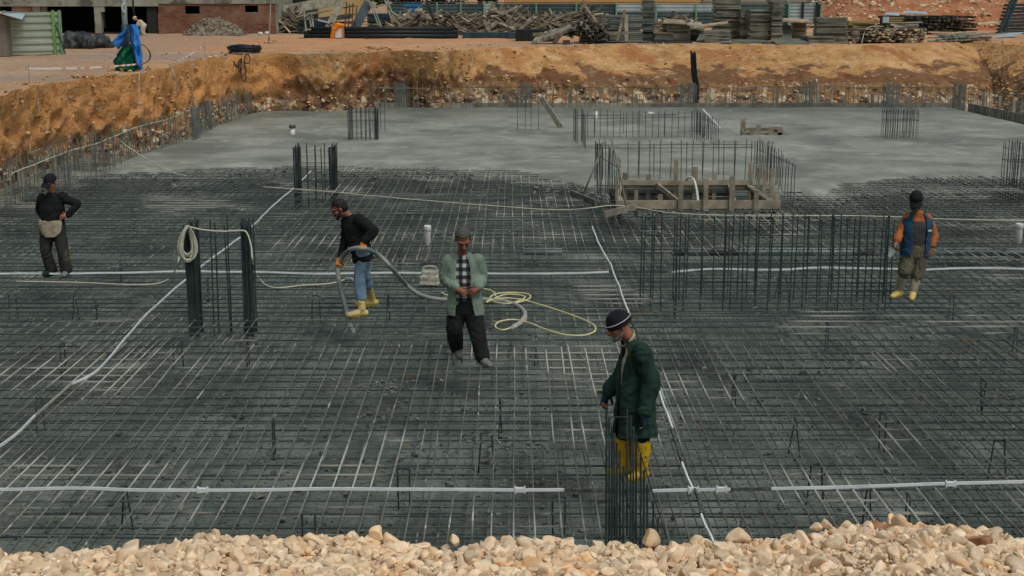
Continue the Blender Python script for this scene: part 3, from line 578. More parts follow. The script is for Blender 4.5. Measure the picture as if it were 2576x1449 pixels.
line('pale_string', 'pale string hanging straight down from the bank edge beside the blue tarp', 'string', [G(368, 170, YARD+.02), G(352, 181, YARD+.03), V(350, 190, G(350, 186, YARD).y-.35), V(350, 250, G(350, 186, YARD).y-.6), V(349, 330, G(350, 360, .3).y)], .010, M['rope'], .004)
line('pale_string', 'pale string running down the bank to the left row of starter bars', 'string', [G(425, 160, YARD+.03), G(432, 170, YARD+.02), V(445, 205, G(432, 172, YARD).y-.5), V(466, 250, G(466, 305, .2).y), V(476, 272, G(478, 310, .2).y)], .010, M['rope'], .004)
line('pale_rope', 'long pale rope crossing the mat in front of the timber box', 'rope', g([(660, 470), (800, 480), (960, 495), (1150, 511), (1340, 525), (1420, 528)], .05)+g([(1480, 524), (1540, 517)], .12)+g([(1600, 522), (1680, 535), (1800, 541), (1950, 542), (2150, 543), (2300, 548), (2420, 553), (2576, 555), (2700, 557)], .05), .012, M['rope'], .012)
line('yellow_cable', 'yellowish cable lying in loops right of the man in the pale green jacket', 'cable', g([(1110, 735), (1130, 742), (1190, 725), (1225, 728), (1242, 735), (1250, 748), (1290, 762), (1330, 752), (1328, 740), (1280, 736), (1240, 742), (1236, 756), (1275, 764), (1310, 755), (1318, 745), (1270, 741), (1225, 760), (1240, 752), (1300, 752), (1370, 770), (1440, 793), (1490, 815), (1497, 832), (1470, 843), (1420, 842), (1370, 828), (1330, 812), (1290, 804), (1255, 810), (1246, 822), (1262, 830), (1282, 826)], .045), .013, M['yhose'], .004, n=7)
# upright pipes
def vpipe(name, label, x, yt, yb, r, z, mat, rim=True):
    p = G(x, yb, z); H = V(x, yt, p.y).z; root = thing(name, p, label, 'pipe', None); mb = MB()
    pr = [(r*.98, z-.4), (r*.98, H-.12), (r*1.0, H-.11), (r*1.14, H-.10), (r*1.14, H-.02), (r*1.05, H), (r*.9, H), (r*.88, H-.09)] if rim else [(r, z-.2), (r, H), (r*.85, H), (r*.85, H-.1)]
    mb.loft([[(p.x+q*cos(a), p.y+q*sin(a), h) for a in np.linspace(0, 2*pi, 20, endpoint=False)] for q, h in pr]); mb.build('pipe_shell', mat, root, True)
    return root
vpipe('standpipe', 'white plastic standpipe behind the man in the pale green jacket', 1076, 567, 612, .062, 0, M['pvc'])
vpipe('standpipe', 'white plastic standpipe at the right edge of the mat', 2562, 562, 606, .066, 0, M['pvc'])
vpipe('pipe_stub', 'short capped pipe stub in the wet concrete, left of the middle', 736, 323, 338, .085, .05, M['pvc'], False)
p = G(736, 338, .05); MB().loft([[(p.x+q*cos(a), p.y+q*sin(a), h) for a in np.linspace(0, 2*pi, 16, endpoint=False)] for q, h in ((.11, .27), (.12, .33), (.1, .36), (.01, .37))]).build('cap', M['crust'], bpy.data.objects['pipe_stub'], True)
vpipe('pipe_end', 'small white pipe end in the wet concrete inside the upper shaft', 1498, 280, 299, .08, .05, M['pvc'], False)
vpipe('pipe_end', 'low white pipe end flush in the concrete behind the upper shaft', 1637, 282, 286, .13, .05, M['pvc'], False)
a = G(1690, 632, -.15); MB().tube([(a.x, a.y, -.16), (a.x+4.2, a.y-.03, -.16)], .075, 12).build('drain_pipe', M['gpvc'], smooth=True, label='grey drain pipe under the mat inside the long low cage', cat='pipe')
MB().tube([(a.x+5.1, a.y-.02, -.16), (RX+2, a.y-.1, -.16)], .075, 12).build('drain_pipe', M['gpvc'], smooth=True, label='grey drain pipe under the mat behind the man with the trowel', cat='pipe')
a = G(1315, 632, -.15); MB().tube([(a.x, a.y, -.16), (a.x+.75, a.y, -.16)], .07, 12).build('drain_pipe', M['gpvc'], smooth=True, label='short grey pipe end under the mat left of the long low cage', cat='pipe')
# vibrator motor
p = G(1081, 718, .03); root = thing('vibrator_motor', p, 'concrete crusted box motor with a carry handle behind the green jacket', 'power tool')
mb = MB(); R_ = rotm('Z', -.12); mb.box(p+Vector((0, .1, .08)), (.30, .24, .14), R_); mb.box(p+Vector((0, .1, .18)), (.26, .2, .1), R_); mb.box(p+Vector((0, .1, .02)), (.32, .27, .04), R_); mb.box(p+Vector((.18, .08, .09)), (.08, .14, .11), R_)
soft(mb, 'motor_body', M['splat'], root, .012, 4, .008, 18)
MB().tube(wig([p+Vector((-.11, .09, .22)), p+Vector((-.09, .09, .29)), p+Vector((.08, .09, .29)), p+Vector((.12, .09, .22))], 5, 0), .016, 8).build('handle', M['splat'], root, True)
# ================================================================== timber box-out
Yf = G(1760, 524, .02).y; Yb = G(1700, 470, .05).y
def bz(zx_, zy_): return ((2100+zx_*.3885)/1.503, (300+zy_*.3885)/1.503)
root = thing('timber_box', ((BX0+BX1)/2, (Yf+Yb)/2, 0), 'open timber formwork box with upright boards set in the raft', 'formwork')
def zb(a, b, Y, w, t=.05, nm='board', Y2=None, off=0):
    pa = V(*bz(*a), Y); pb = V(*bz(*b), Y2 if Y2 else Y); MB().beam(pa, pb, t, w, (0, 0, 1) if abs(pb.z-pa.z) < abs(pb.x-pa.x) else (1, 0, 0)).build(nm, M['wood'], root)
zb((590, 1232), (2190, 1228), Yf, .24, .05, 'rail'); zb((600, 1203), (2110, 1203), Yf+.09, .03, .12, 'rail')
zb((640, 1005), (1890, 1003), Yb-.03, .12, .05, 'rail'); zb((640, 1048), (1885, 1048), Yb+.03, .14, .05, 'rail')
zb((1885, 1040), (2130, 1215), Yb, .13, .06, 'rail', Yf); zb((640, 1030), (600, 1215), Yb, .13, .06, 'rail', Yf)
def post(x0, x1, yt, Y, nm='post'):
    a = V(*bz((x0+x1)/2, yt), Y); w = (x1-x0)*.3885/1.503/3470*Y*1.02; MB().box((a.x, Y, (a.z-.45)/2), (w, .05, a.z+.45)).build(nm, M['wood'], root)
for x0, x1, yt in ((655, 700, 910), (885, 930, 925), (1155, 1195, 780), (1340, 1385, 850), (1530, 1570, 905), (1885, 1925, 810)): post(x0, x1, yt, Yb+.085)
for x0, x1, yt in ((1200, 1245, 1020), (1445, 1490, 965), (1700, 1748, 945), (1935, 1980, 1080)): post(x0, x1, yt, Yf-.06)
for x0, x1, yt, f in ((770, 805, 1080, .35), (1000, 1042, 1120, .2), (585, 612, 945, .4)): post(x0, x1, yt, Yf+.3*f)
for x0, x1, yt, f in ((1965, 2000, 865, .75), (2022, 2060, 875, .5), (2092, 2130, 870, .3), (2135, 2180, 1090, .05)): post(x0, x1, yt, Yf+(Yb-Yf)*f)
zb((990, 1025), (1195, 1188), Yb, .1, .05, 'brace', Yf+.1); zb((1685, 1040), (1755, 1205), Yb, .1, .05, 'brace', Yf+.12); zb((610, 1130), (655, 1215), Yf+.5, .1, .05, 'brace', Yf+.1)
for q, Y in (((BX0, BX1), Yb+.12),): MB().box(((q[0]+q[1])/2-.3, Y, -.22), (q[1]-q[0]-.5, .03, .42)).build('skirt_board', M['darkwood'], root)
for X in (BX0-.02, BX1-.05): MB().box((X, (Yf+Yb)/2, -.22), (.03, Yb-Yf-.1, .42)).build('skirt_board', M['darkwood'], root)
line('white_conduit', 'white bent conduit end standing up inside the timber box', 'conduit', [V(*bz(1270, 985), Yb-.4), V(*bz(1290, 962), Yb-.5), V(*bz(1318, 955), Yb-.6), V(*bz(1350, 985), Yb-.9), V(*bz(1375, 1080), Yb-1.3), V(*bz(1388, 1195), Yf+.4), V(*bz(1388, 1260), Yf+.4)], .03, M['pvc'], 0)
# small box-out
root = thing('small_timber_box', G(1917, 336, .05), 'small timber box with short stakes sunk in the wet concrete', 'formwork')
for a, b in (((1868, 338), (1967, 338)), ((1868, 326), (1950, 326)), ((1868, 338), (1868, 326)), ((1966, 338), (1948, 326))):
    pa = G(*a, .05); pb = G(*b, .05); MB().beam(pa, pb, .05, .12).build('board', M['wood'], root)
for x, yt, yb in ((1869, 296, 328), (1892, 321, 339), (1908, 314, 330), (1938, 320, 339), (1950, 319, 328), (1962, 319, 338)):
    q = G(x, yb, .05); h = V(x, yt, q.y).z; MB().box((q.x, q.y, h/2-.1), (.16, .05, h+.2)).build('stake', M['wood'], root)
# long handled tools, boards
def tool(label, top, bot, blade, bm, Yt, Ybm, zbl):
    a = V(*bz(*top), Yt); b = V(*bz(*bot), Ybm); root = thing('concrete_rake', b, label, 'rake')
    MB().tube([a, (a+b)/2+Vector((.02, 0, .02)), b], [.022, .02, .022], 8).build('handle', M['wood'], root, True)
    p = G(*bz(*blade[0]), zbl); q = G(*bz(*blade[1]), zbl); MB().beam(p, q, .06, .14).build('blade', bm, root)
p1 = G(*bz(265, 1135), .1); tool('long handled rake with a dark blade, left one of the two leaning together', (500, 552), (265, 1130), ((150, 1105), (395, 1205)), M['gpanel'], p1.y+.25, p1.y, .06)
p2 = G(*bz(690, 1245), .1); tool('long handled rake with a pale board blade, right one of the two leaning together', (545, 575), (690, 1240), ((478, 1318), (890, 1212)), M['greywood'], p2.y+.45, p2.y, .06)
def plank(label, pa, pb, w, t, mat, cat='board', name='loose_board', up=(0, 0, 1), **kw):
    return MB().beam(pa, pb, w, t, up).build(name, mat, label=label, cat=cat, **kw)
q = G(1412, 322, .05); plank('long grey board standing tilted in the wet concrete right of the four thin bars', q, V(1362, 246, q.y+1.0), .22, .03, M['greywood'], up=(1, 1, 0))
a_ = V(1768, 275, G(1768, 345, .05).y); b_ = V(1812, 323, G(1800, 350, .05).y); MB().tube([a_, b_], .028, 8).build('white_tube', M['galv'], smooth=True, label='white tube leaning on the right side of the upper shaft starters', cat='tube')
p = G(905, 258, .05); Yc = FARY+.5
for k, (x0, x1, y0, y1, dy, lab) in enumerate(((878, 902, 216, 252, .45, 'leftmost brown board leaning on the far bank'), (903, 934, 200, 226, .75, 'upper brown board with torn top leaning on the far bank'), (897, 932, 222, 254, .3, 'lower right brown board leaning on the far bank'))):
    q0 = V(x0, y1, Yc+dy-.25); q1 = V(x1, y0, Yc+dy+.15); v = [(q0.x, Yc+dy-.25, q0.z), (q1.x, Yc+dy-.25, q0.z+.05), (q1.x-.05, Yc+dy+.15, q1.z), (q0.x+.08, Yc+dy+.15, q1.z+.03)]
    mb = MB(); mb.loft([v, [(x, y+.02, z) for x, y, z in v]]); mb.build('leaning_board', M['cardboard'], label=lab, cat='board')
plank('pale plank lying along the far edge under the brown boards', V(878, 256, FARY+.3), V(1000, 259, FARY+.3), .2, .05, M['wood'])
p = V(2055, 206, FARY-.4); MB().tube(wig([p+Vector((.02, 0, -.9)), p+Vector((.03, 0, -.2)), p, p+Vector((-.05, 0, .12))], 4, 0), .03, 8).build('white_conduit', M['pvc'], smooth=True, label='white bent conduit end at the far edge on the right', cat='conduit')
# loose concrete crumbs on the mat near the pour

# ================================================================== yard: buildings, fence, piles
def YY(y): return G(1288, y, YARD).y
def rect_wall(name, x0, x1, y0, y1, Y, mat, parent, th=.25, holes=()):
    # vertical wall from pixel rectangle with rectangular holes, built of boxes
    mb = MB(); xs = sorted({x0, x1, *[h[0] for h in holes], *[h[1] for h in holes]}); ys = sorted({y0, y1, *[h[2] for h in holes], *[h[3] for h in holes]})
    for a, b in zip(xs, xs[1:]):
        for d, e in zip(ys, ys[1:]):
            if any(h[0] <= a and b <= h[1] and h[2] <= d and e <= h[3] for h in holes): continue
            p = V((a+b)/2, d, Y); q = V((a+b)/2, e, Y); X0 = V(a, (d+e)/2, Y).x; X1 = V(b, (d+e)/2, Y).x
            mb.box(((X0+X1)/2, Y+th/2, (p.z+q.z)/2), (X1-X0, th, p.z-q.z))
    return mb.build(name, mat, parent)
YB = YY(85)+.3
bld = thing('brick_building', V(350, 86, YB), 'unfinished brick and concrete building with open dark bays', 'building')
rect_wall('beam', -260, 398, -4, 16, YB-.06, M['concrete'], bld, .5)
rect_wall('wall', 398, 692, 9, 88, YB, M['brick'], bld, .25, ((465, 502, 15, 36), (616, 649, 14, 32)))
rect_wall('beam', 398, 692, -14, 9.5, YB-.05, M['concrete'], bld, .45)
rect_wall('wall', -260, 692, -60, -5, YB+.05, M['brick'], bld, .25)
rect_wall('wall', 30, 80, 13, 60, YB+.02, M['brick'], bld, .2)
rect_wall('wall', 104, 111, 13, 60, YB+.02, M['brick'], bld, .2)
rect_wall('wall', -260, 0, 10, 95, YB+.02, M['brick'], bld, .2)
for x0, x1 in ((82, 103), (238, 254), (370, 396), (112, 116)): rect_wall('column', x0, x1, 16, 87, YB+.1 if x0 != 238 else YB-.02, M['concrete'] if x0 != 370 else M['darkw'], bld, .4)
rect_wall('column', 250, 262, 16, 70, YB+3, M['concrete'], bld, .4)
rect_wall('lintel_block', 249, 262, 16, 30, YB-.03, M['concrete'], bld, .2)
rect_wall('plinth', 150, 400, 85, 90, YB-.1, M['brick'], bld, .3)
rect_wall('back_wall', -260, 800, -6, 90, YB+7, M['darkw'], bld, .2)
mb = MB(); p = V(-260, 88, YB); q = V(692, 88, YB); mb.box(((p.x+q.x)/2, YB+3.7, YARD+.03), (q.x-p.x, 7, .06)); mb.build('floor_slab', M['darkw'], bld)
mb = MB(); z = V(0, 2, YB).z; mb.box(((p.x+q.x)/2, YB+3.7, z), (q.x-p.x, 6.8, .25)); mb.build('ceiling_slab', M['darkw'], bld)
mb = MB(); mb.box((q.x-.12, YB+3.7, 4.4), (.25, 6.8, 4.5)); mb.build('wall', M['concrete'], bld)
for x0, x1, y0, y1 in ((465, 502, 15, 36), (616, 649, 14, 32)):
    f = rect_wall('window', x0, x1, y1-1, y1, YB+.05, M['concrete'], bld, .2)
# hut of sheet metal with block pier
hY = YY(140); hut = thing('sheet_metal_hoarding', V(90, 142, hY), 'pale green corrugated sheet hoarding on lime posts beside a block pier', 'hoarding')
def corr(name, pa, pb, z0, z1, mat, parent, pitch=.19, dep=.05, **kw):
    pa = np.array(tuple(pa)[:2]); pb = np.array(tuple(pb)[:2]); d = pb-pa; nrm = np.array((d[1], -d[0]))/np.linalg.norm(d); prof = []; z = z0
    while z < z1: prof += [(0, z), (0, min(z+pitch*.42, z1)), (dep, min(z+pitch*.5, z1)), (dep, min(z+pitch*.92, z1))]; z += pitch
    v = []; f = []
    for e, p in enumerate((pa, pb)):
        for o, zz in prof: v.append((*(p+nrm*o), zz))
    n = len(prof)
    for i in range(n-1): f.append((i, n+i, n+i+1, i+1))
    return MB().add(v, f).build(name, mat, parent, **kw)
pa = V(20, 142, hY-.2); pb = V(158, 132, hY+1.2); zt = V(90, 30, hY).z; corr('sheet', pa, pb, YARD+.03, zt, M['palemetal'], hut, .27, .05)
for f_, nm, mt in ((.0, 'post', M['wood']), (.88, 'post', M['limepost']), (1.0, 'post', M['greenpost'])):
    p = pa+(pb-pa)*f_; MB().box((p.x, p.y-.1, (YARD-.2+zt+.05)/2), (.13 if f_ == 0 else .1, .1, zt+.25-YARD)).build(nm, mt, hut)
q = V(140, 62, pb.y-.3); MB().tube([q, V(164, 135, pb.y-.8)], .03, 6).build('prop', M['bhose'], hut)
pier = thing('block_pier', V(5, 150, hY-.6), 'grey concrete block pier at the left edge of the yard', 'wall')
p = V(-60, 150, hY-.6); q = V(24, 148, hY-.5); MB().box(((p.x+q.x)/2, hY-.4, (YARD+V(0, 38, hY).z)/2), (q.x-p.x, .5, V(0, 38, hY).z-YARD)).build('block_wall', M['greyblock'], pier)
a, b = V(-30, 36, hY-1), V(60, 30, hY-.6); mb = MB(); v = [V(-40, 30, hY+.6), V(66, 32, hY+.4), V(56, 50, hY-1.0), V(6, 36, hY-1.1)]; mb.loft([v, [x+Vector((0, 0, .03)) for x in v]]); mb.build('roof_sheet', M['silver'], pier)
# corrugated fence far behind
FY = 97.
fence = thing('metal_fence', V(1500, 60, FY), 'long slate and silver corrugated sheet fence behind the timber heaps', 'fence')
posts = [975, 1040, 1099, 1159, 1218, 1244, 1349, 1450, 1551, 1651, 1752, 1850, 1965, 1985, 2020, 2055, 2066]
for i, (x0, x1) in enumerate(zip(posts, posts[1:])):
    mats = 'silver' if x0 in (1218, 1551, 1651, 1752, 1985, 2020) else 'slate'
    ya = 9; a = V(x0+.6, ya, FY); b = V(x1-.6, ya, FY); zt = a.z; zm = V(x0, 31, FY).z
    if mats == 'silver' and 1500 < x0 < 1800:
        corr('panel', a, b, zm, zt, M['silver'], fence, .23, .05); corr('panel', a, b, YARD, zm-.01, M['slate'], fence, .23, .05)
    else: corr('panel', a, b, YARD, zt, M[mats], fence, .23, .05)
for x in posts:
    p = V(x, 5, FY-.15); dk = x in (2020, 2055); MB().box((p.x, FY-.18, (YARD+p.z)/2), (.1 if not dk else .16, .08, p.z-YARD)).build('post', M['greenpost'] if not dk else M['bhose'], fence)
for z in (6, 32):
    a = V(975, z, FY+.12); b = V(2066, z, FY+.12); MB().beam(a, b, .06, .06).build('rail', M['slate'], fence)
# houses behind the fence
def house(name, label, x0, x1, y0, y1, Y, mat, wins=(), dep=8, trim=None):
    t = thing(name, V((x0+x1)/2, y1, Y), label, 'building'); rect_wall('wall', x0, x1, y0, y1, Y, M[mat], t, dep)
    for a, b, c_, d in wins:
        f = rect_wall('window', a-1, b+1, c_-1, d+1, Y-.06, M['whitepaint'], t, .1); ORG[f.name] = ORG[t.name]
        rect_wall('pane', a, b, c_, d, Y-.09, M['glass'], f, .05)
        for k in range(1, 5): rect_wall('bar', a+(b-a)*k/5-.25, a+(b-a)*k/5+.25, c_, d, Y-.16, M['whitepaint'], f, .04)
    return t
house('yellow_house', 'pale yellow house with barred windows behind the leaning planks', 715, 905, -50, 45, 108, 'yellowwall', ((728, 754, -14, 9), (772, 796, -14, 8), (815, 845, -14, 3)))
house('ochre_building', 'long ochre rendered building behind the fence', 1268, 1765, -60, 40, 112, 'orangewall')
house('grey_building', 'grey rendered building behind the fence on the right', 1768, 2480, -60, 55, 114, 'greywall', ((1800, 1835, -12, 3), (1958, 1982, -12, 3), (2032, 2062, -12, 3)))
# trees
def tree(label, x, ybase, Y, h, cr, seed):
    rnd = random.Random(seed); p = V(x, ybase, Y); p.z = YARD; t = thing('tree', p, label, 'tree'); mb = MB(); mb.limb([p, p+Vector((.1, 0, h*.4)), p+Vector((-.1, .1, h*.75))], [.22, .16, .08], 4, 8)
    for k in range(6):
        a = rnd.uniform(0, 6.3); s = p+Vector((0, 0, h*rnd.uniform(.3, .6))); mb.limb([s, s+Vector((cos(a)*cr*.4, sin(a)*cr*.4, h*.12)), s+Vector((cos(a)*cr*.8, sin(a)*cr*.8, h*.22))], [.08, .05, .02], 3, 6)
    mb.build('trunk', M['bark'], t, True); v = []; f = []
    cl = [(p+Vector((rnd.gauss(0, cr*.42), rnd.gauss(0, cr*.42), h*rnd.uniform(.25, 1.0)))) for _ in range(34)]
    for cc in cl:
        rr = cr*rnd.uniform(.2, .42)
        for _ in range(70):
            d = Vector((rnd.gauss(0, 1), rnd.gauss(0, 1), rnd.gauss(0, 1))).normalized()*rr*rnd.random()**.4; q = cc+d; s = rnd.uniform(.1, .24); u = Vector((rnd.gauss(0, 1), rnd.gauss(0, 1), rnd.gauss(0, 1))).normalized(); w = u.orthogonal().normalized(); k = len(v)
            v += [q-u*s, q+w*s*.5, q+u*s, q-w*s*.5]; f.append((k, k+1, k+2, k+3))
    MB().add([tuple(a) for a in v], f).build('crown', M['leaf'], t)
tree('dark leafy tree between the brick building and the yellow house', 706, 60, 93, 4.6, 1.2, 1)
for i, (x, lab) in enumerate(((1010, 'dark tree behind the fence above the blue sheet'), (1112, 'dark tree behind the fence, middle of the three'), (1205, 'dark tree behind the fence next to the ochre building'))): tree(lab, x, 40, 103, 5.4, 2.2, 5+i)
# ---- heaps of loose boards
def heap(label, prof, Yf, dep, n, seed, grp, mats=('scrap', 'greywood', 'wood', 'darkwood'), lr=(.7, 2.2), core='scrap_wood_heap', stuffn=3):
    rnd = random.Random(seed); xs = [p[0] for p in prof]; yb = [p[1] for p in prof]; ytp = [p[2] for p in prof]
    def place(mb, fx, fr, big):
        px = fx; top = np.interp(px, xs, ytp); bot = np.interp(px, xs, yb); q = rnd.random()**(.75 if big else 1.0)
        py = bot-(bot-top)*q; Y = Yf+dep*q*rnd.uniform(.75, 1.1)-(0.0 if fr else .1) if big else Yf+dep*rnd.uniform(.4, 1)*q+.25
        cpt = V(px, py, Y); L_ = rnd.uniform(*lr)*(1 if big else .9); an = rnd.gauss(0, .38) if rnd.random() < .75 else rnd.uniform(-1.3, 1.3); ya = rnd.gauss(0, .5)
        d = Vector((cos(an)*cos(ya), sin(ya)*.8, sin(an)*.75)).normalized()*L_/2; w = rnd.choice((.08, .1, .14, .2, .24)); t = rnd.uniform(.022, .05); a = cpt-d; b = cpt+d
        lo = min(a.z, b.z)-YARD-.03
        if lo < 0: sh = Vector((0, 0, -lo)); a += sh; b += sh
        mb.beam(a, b, w, t, (rnd.gauss(0, .5), -.5+rnd.gauss(0, .5), 1))
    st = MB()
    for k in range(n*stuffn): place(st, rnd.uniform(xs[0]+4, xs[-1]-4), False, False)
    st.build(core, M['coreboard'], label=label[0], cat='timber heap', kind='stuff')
    for k in range(n):
        mb = MB(); place(mb, rnd.uniform(xs[0], xs[-1]), True, True); mb.build('scrap_board', M[rnd.choices(mats, (6, 4, 2, 1.2))[0]], label=label[1], cat='board', group=grp)
heap(('tangled dark boards inside the heap left of the leaning planks', 'loose scrap board in the heap left of the leaning planks'), [(608, 84, 80), (660, 84, 40), (700, 84, 32), (760, 82, 36), (790, 82, 60)], YY(83), 3.0, 62, 1, 'scrap boards in the left heap')
heap(('tangled dark boards inside the long middle heap', 'loose scrap board in the long middle heap'), [(985, 84, 66), (1020, 84, 40), (1150, 86, 36), (1200, 94, 46), (1260, 97, 34), (1300, 97, 28), (1350, 95, 44)], YY(88)+.5, 4.0, 125, 2, 'scrap boards in the long middle heap')
heap(('tangled dark boards inside the heap behind the cut end bundle', 'loose scrap board in the heap behind the cut end bundle'), [(1330, 92, 60), (1400, 88, 40), (1480, 84, 30), (1520, 84, 44), (1550, 84, 62)], YY(90)+1, 3.5, 60, 3, 'scrap boards in the heap behind the cut end bundle')
heap(('small offcuts inside the heap between the panel stacks', 'short offcut in the heap between the panel stacks'), [(1640, 74, 60), (1690, 74, 38), (1730, 74, 40), (1765, 74, 62)], YY(82), 2.5, 40, 4, 'offcuts between the panel stacks', lr=(.3, .8))
# big leaning planks etc
def pl(label, a, b, Ya, Yb_, w, t, mat, up=(0, -1, .3), name='plank'):
    plank(label, V(*a, Ya), V(*b, Yb_), w, t, M[mat], 'plank', name, up)
y0 = YY(84)
pl('thick pale plank leaning steeply left of the orange tarp', (822, 80), (866, -14), y0-1, y0+.6, .42, .06, 'wood')
pl('broad grey steel plank leaning in the middle of the trestles', (888, 80), (928, 4), y0-1, y0+.8, .55, .05, 'dkblue')
pl('long pale plank sloping up to the right, lower of the long planks', (735, 46), (880, 14), y0+2, y0+2.4, .22, .05, 'wood', (0, -.3, 1))
pl('long broad plank sloping up to the right, upper of the long planks', (712, 26), (862, -2), y0+2.6, y0+3, .6, .05, 'greywood', (0, -1, .3))
pl('long dark plank sloping up under the long pale plank', (745, 58), (885, 40), y0+1.8, y0+2.2, .3, .05, 'darkwood')
pl('short cream plank stub pointing up behind the long planks', (690, 56), (712, 42), y0+2, y0+2.2, .2, .05, 'scrap')
pl('thin dark pole leaning to the ground right of the orange tarp', (828, 56), (925, 98), y0-.5, YY(98), .07, .06, 'darkwood')
pl('white lath resting behind the orange tarp', (800, 50), (846, 62), y0-.5, y0-1, .1, .05, 'silver')
# frame trestles
def frame(label, bars, mat='dkblue'):
    t = thing('steel_trestle', V(*bars[0][0], y0-1), label, 'trestle')
    for k, (a, b) in enumerate(bars): MB().tube([V(*a, y0-.8+.1*(k % 2)), V(*b, y0+.4-.1*(k % 3))], .045, 6).build('bar', M[mat], t)
frame('thin steel A frame trestle right of the grey steel plank', [((958, 79), (928, 2)), ((964, 79), (935, 6)), ((985, 48), (965, -8)), ((992, 50), (972, -8)), ((935, 18), (985, 8)), ((955, 62), (925, 62)), ((976, 6), (978, 60))], 'concrete')
frame('rusty wire frame standing behind the thick pale plank', [((868, 70), (872, 6)), ((876, 70), (880, 10)), ((886, 66), (888, 8)), ((866, 20), (892, 14)), ((866, 40), (892, 36)), ((866, 58), (892, 56)), ((894, 60), (898, 14))], 'bark')
frame('thin posts standing in front of the dark sheet stack', [((770, 78), (765, 30)), ((785, 78), (776, 32)), ((790, 78), (783, 32)), ((764, 34), (786, 34))], 'concrete')
# dark sheet stacks behind the pipes
def stack_panels(x0, x1, yt, yb, lab, n, mat, Y=None, dep=1.2, skew=.0, grp=None, name='formwork_panel', jit=.05, cat='panel', rot=0.):
    Y = Y or YY(yb); p = V(x0, yb, Y); q = V(x1, yb, Y); H = V(x0, yt, Y).z-p.z; w = q.x-p.x; t = H/n; base = p.z; proto = None
    for k in range(n):
        if proto is None:
            o = MB().box((0, 0, 0), (w, dep, t*.86)).build(name, M[mat], label=lab, cat=cat, group=grp or lab); proto = o
        else: o = proto.copy(); col.objects.link(o)
        o.location = ((p.x+q.x)/2+random.gauss(0, jit*.6)+skew*k*t, Y+dep/2+random.gauss(0, jit), base+t*(k+.5)); o.rotation_euler = (0, random.gauss(0, .006), rot+random.gauss(0, .035))
stack_panels(750, 825, 50, 82, 'dark steel sheet in the stack behind the black pipes', 8, 'dkblue', YY(84)+.6, 1.5, name='steel_sheet', cat='sheet')
stack_panels(925, 990, 34, 80, 'dark blue steel sheet in the stack behind the A frame trestle', 9, 'dkblue', YY(84)+1.5, 1.5, name='steel_sheet', cat='sheet')
pY = YY(97)
for k, (x0, x1, yy, r) in enumerate(((767, 1148, 94, .12), (775, 1150, 88.5, .12), (765, 1152, 94, .12), (783, 1140, 83.5, .11))):
    a = V(x0, yy, pY+(.26 if k == 2 else 0)+(.1 if k in (1, 3) else 0)); a.z = YARD+.13+.2*(k in (1,))+.38*(k == 3); b = V(x1, yy, pY); MB().tube([a, Vector((b.x, a.y, a.z))], r, 10).build('black_pipe', M['bhose'], smooth=True, label=('front lower black pipe on the ground before the heaps', 'middle black pipe resting on the two lower pipes', 'rear lower black pipe on the ground before the heaps', 'topmost black pipe before the heaps')[k], cat='pipe')
plank('flat steel bar on the ground at the left end of the black pipes', V(752, 96.5, pY), V(850, 97.5, pY-.1), .2, .06, M['bhose'])
for x0, x1, yt, yb, lab in ((1165, 1300, 82, 97, 'low grey crate wall in front of the long middle heap'), (1298, 1400, 74, 104, 'black covered crate in front of the cut end bundle')):
    p = V(x0, yb, YY(yb)); q = V(x1, yb, YY(yb)); h = V(x0, yt, YY(yb)).z-YARD; mb = MB(); mb.box(((p.x+q.x)/2, p.y+.6, YARD+h/2), (q.x-p.x, 1.2, h))
    for k in range(7): mb.box((p.x+(q.x-p.x)*k/6, p.y-.02, YARD+h/2), (.06, .04, h*.98))
    mb.build('crate', M['bhose' if x0 > 1200 else 'dkblue'], label=lab, cat='crate')
# blue sheet and orange board
a = V(1017, 36, FY-4); b = V(1063, 38, FY-4); corr('blue_sheet', a, b, V(1017, 34, FY-4).z, V(1017, 7, FY-4).z, M['bluemetal'], None, .3, .06, label='blue corrugated sheet leaning against the slate fence', cat='sheet')
plank('curved blue sheet scrap lying on top of the long middle heap', V(1022, 42, YY(84)+2.5), V(1085, 48, YY(84)+2.0), .3, .03, M['bluemetal'], 'sheet', 'sheet_scrap', (0, -1, .5))
a = V(1349, 46, YY(70)); b = V(1430, 46, YY(70)); plank('orange brown plywood board standing behind the scrap heaps', a, b, .04, V(0, 38, YY(70)).z-V(0, 56, YY(70)).z, M['orangewall'], 'board', 'plywood_board', (0, 0, 1))
# cut-end bundle: fan of laths and round stack of ends
cY = YY(112)
for k in range(34):
    t = k/33; a = V(1338+120*t, 110-42*t+random.uniform(-2, 2), cY+.2+.5*t); b = V(1360+118*t, 88-32*t+random.uniform(-3, 3), cY+2.0)
    plank('pale lath in the slanted fan of laths beside the cut end bundle', a, b, .16, .06, M['greywood'], 'lath', 'lath', (1, 0, .3), group='laths in the slanted fan')
cc = V(1480, 92, cY+.3)
for k in range(80):
    r = math.sqrt(random.random()); an = random.uniform(0, 6.28); x = cc.x+1.0*r*cos(an); z = YARD+.08+max(0, .46+.5*r*sin(an))*1.0; 
    MB().beam((x, cY+.1+random.uniform(-.12, .05), z), (x+random.uniform(-.05, .05), cY+2.2, z+.03), random.uniform(.06, .1), random.uniform(.05, .09)).build('timber_prop', M['darkwood' if random.random() < .85 else 'wood'], label='dark timber prop in the round bundle of cut ends', cat='timber', group='props in the cut end bundle')
plank('long brown beam laid across in front of the scrap heap', V(1340, 87, cY+1.2), V(1578, 83, cY+1.2), .14, .16, M['wood'], 'beam', 'timber_beam')
plank('pale lath standing upright in the scrap heap', V(1552, 104, cY+1.5), V(1572, 25, cY+1.8), .12, .05, M['scrap'], 'lath', 'lath', (0, -1, 0))
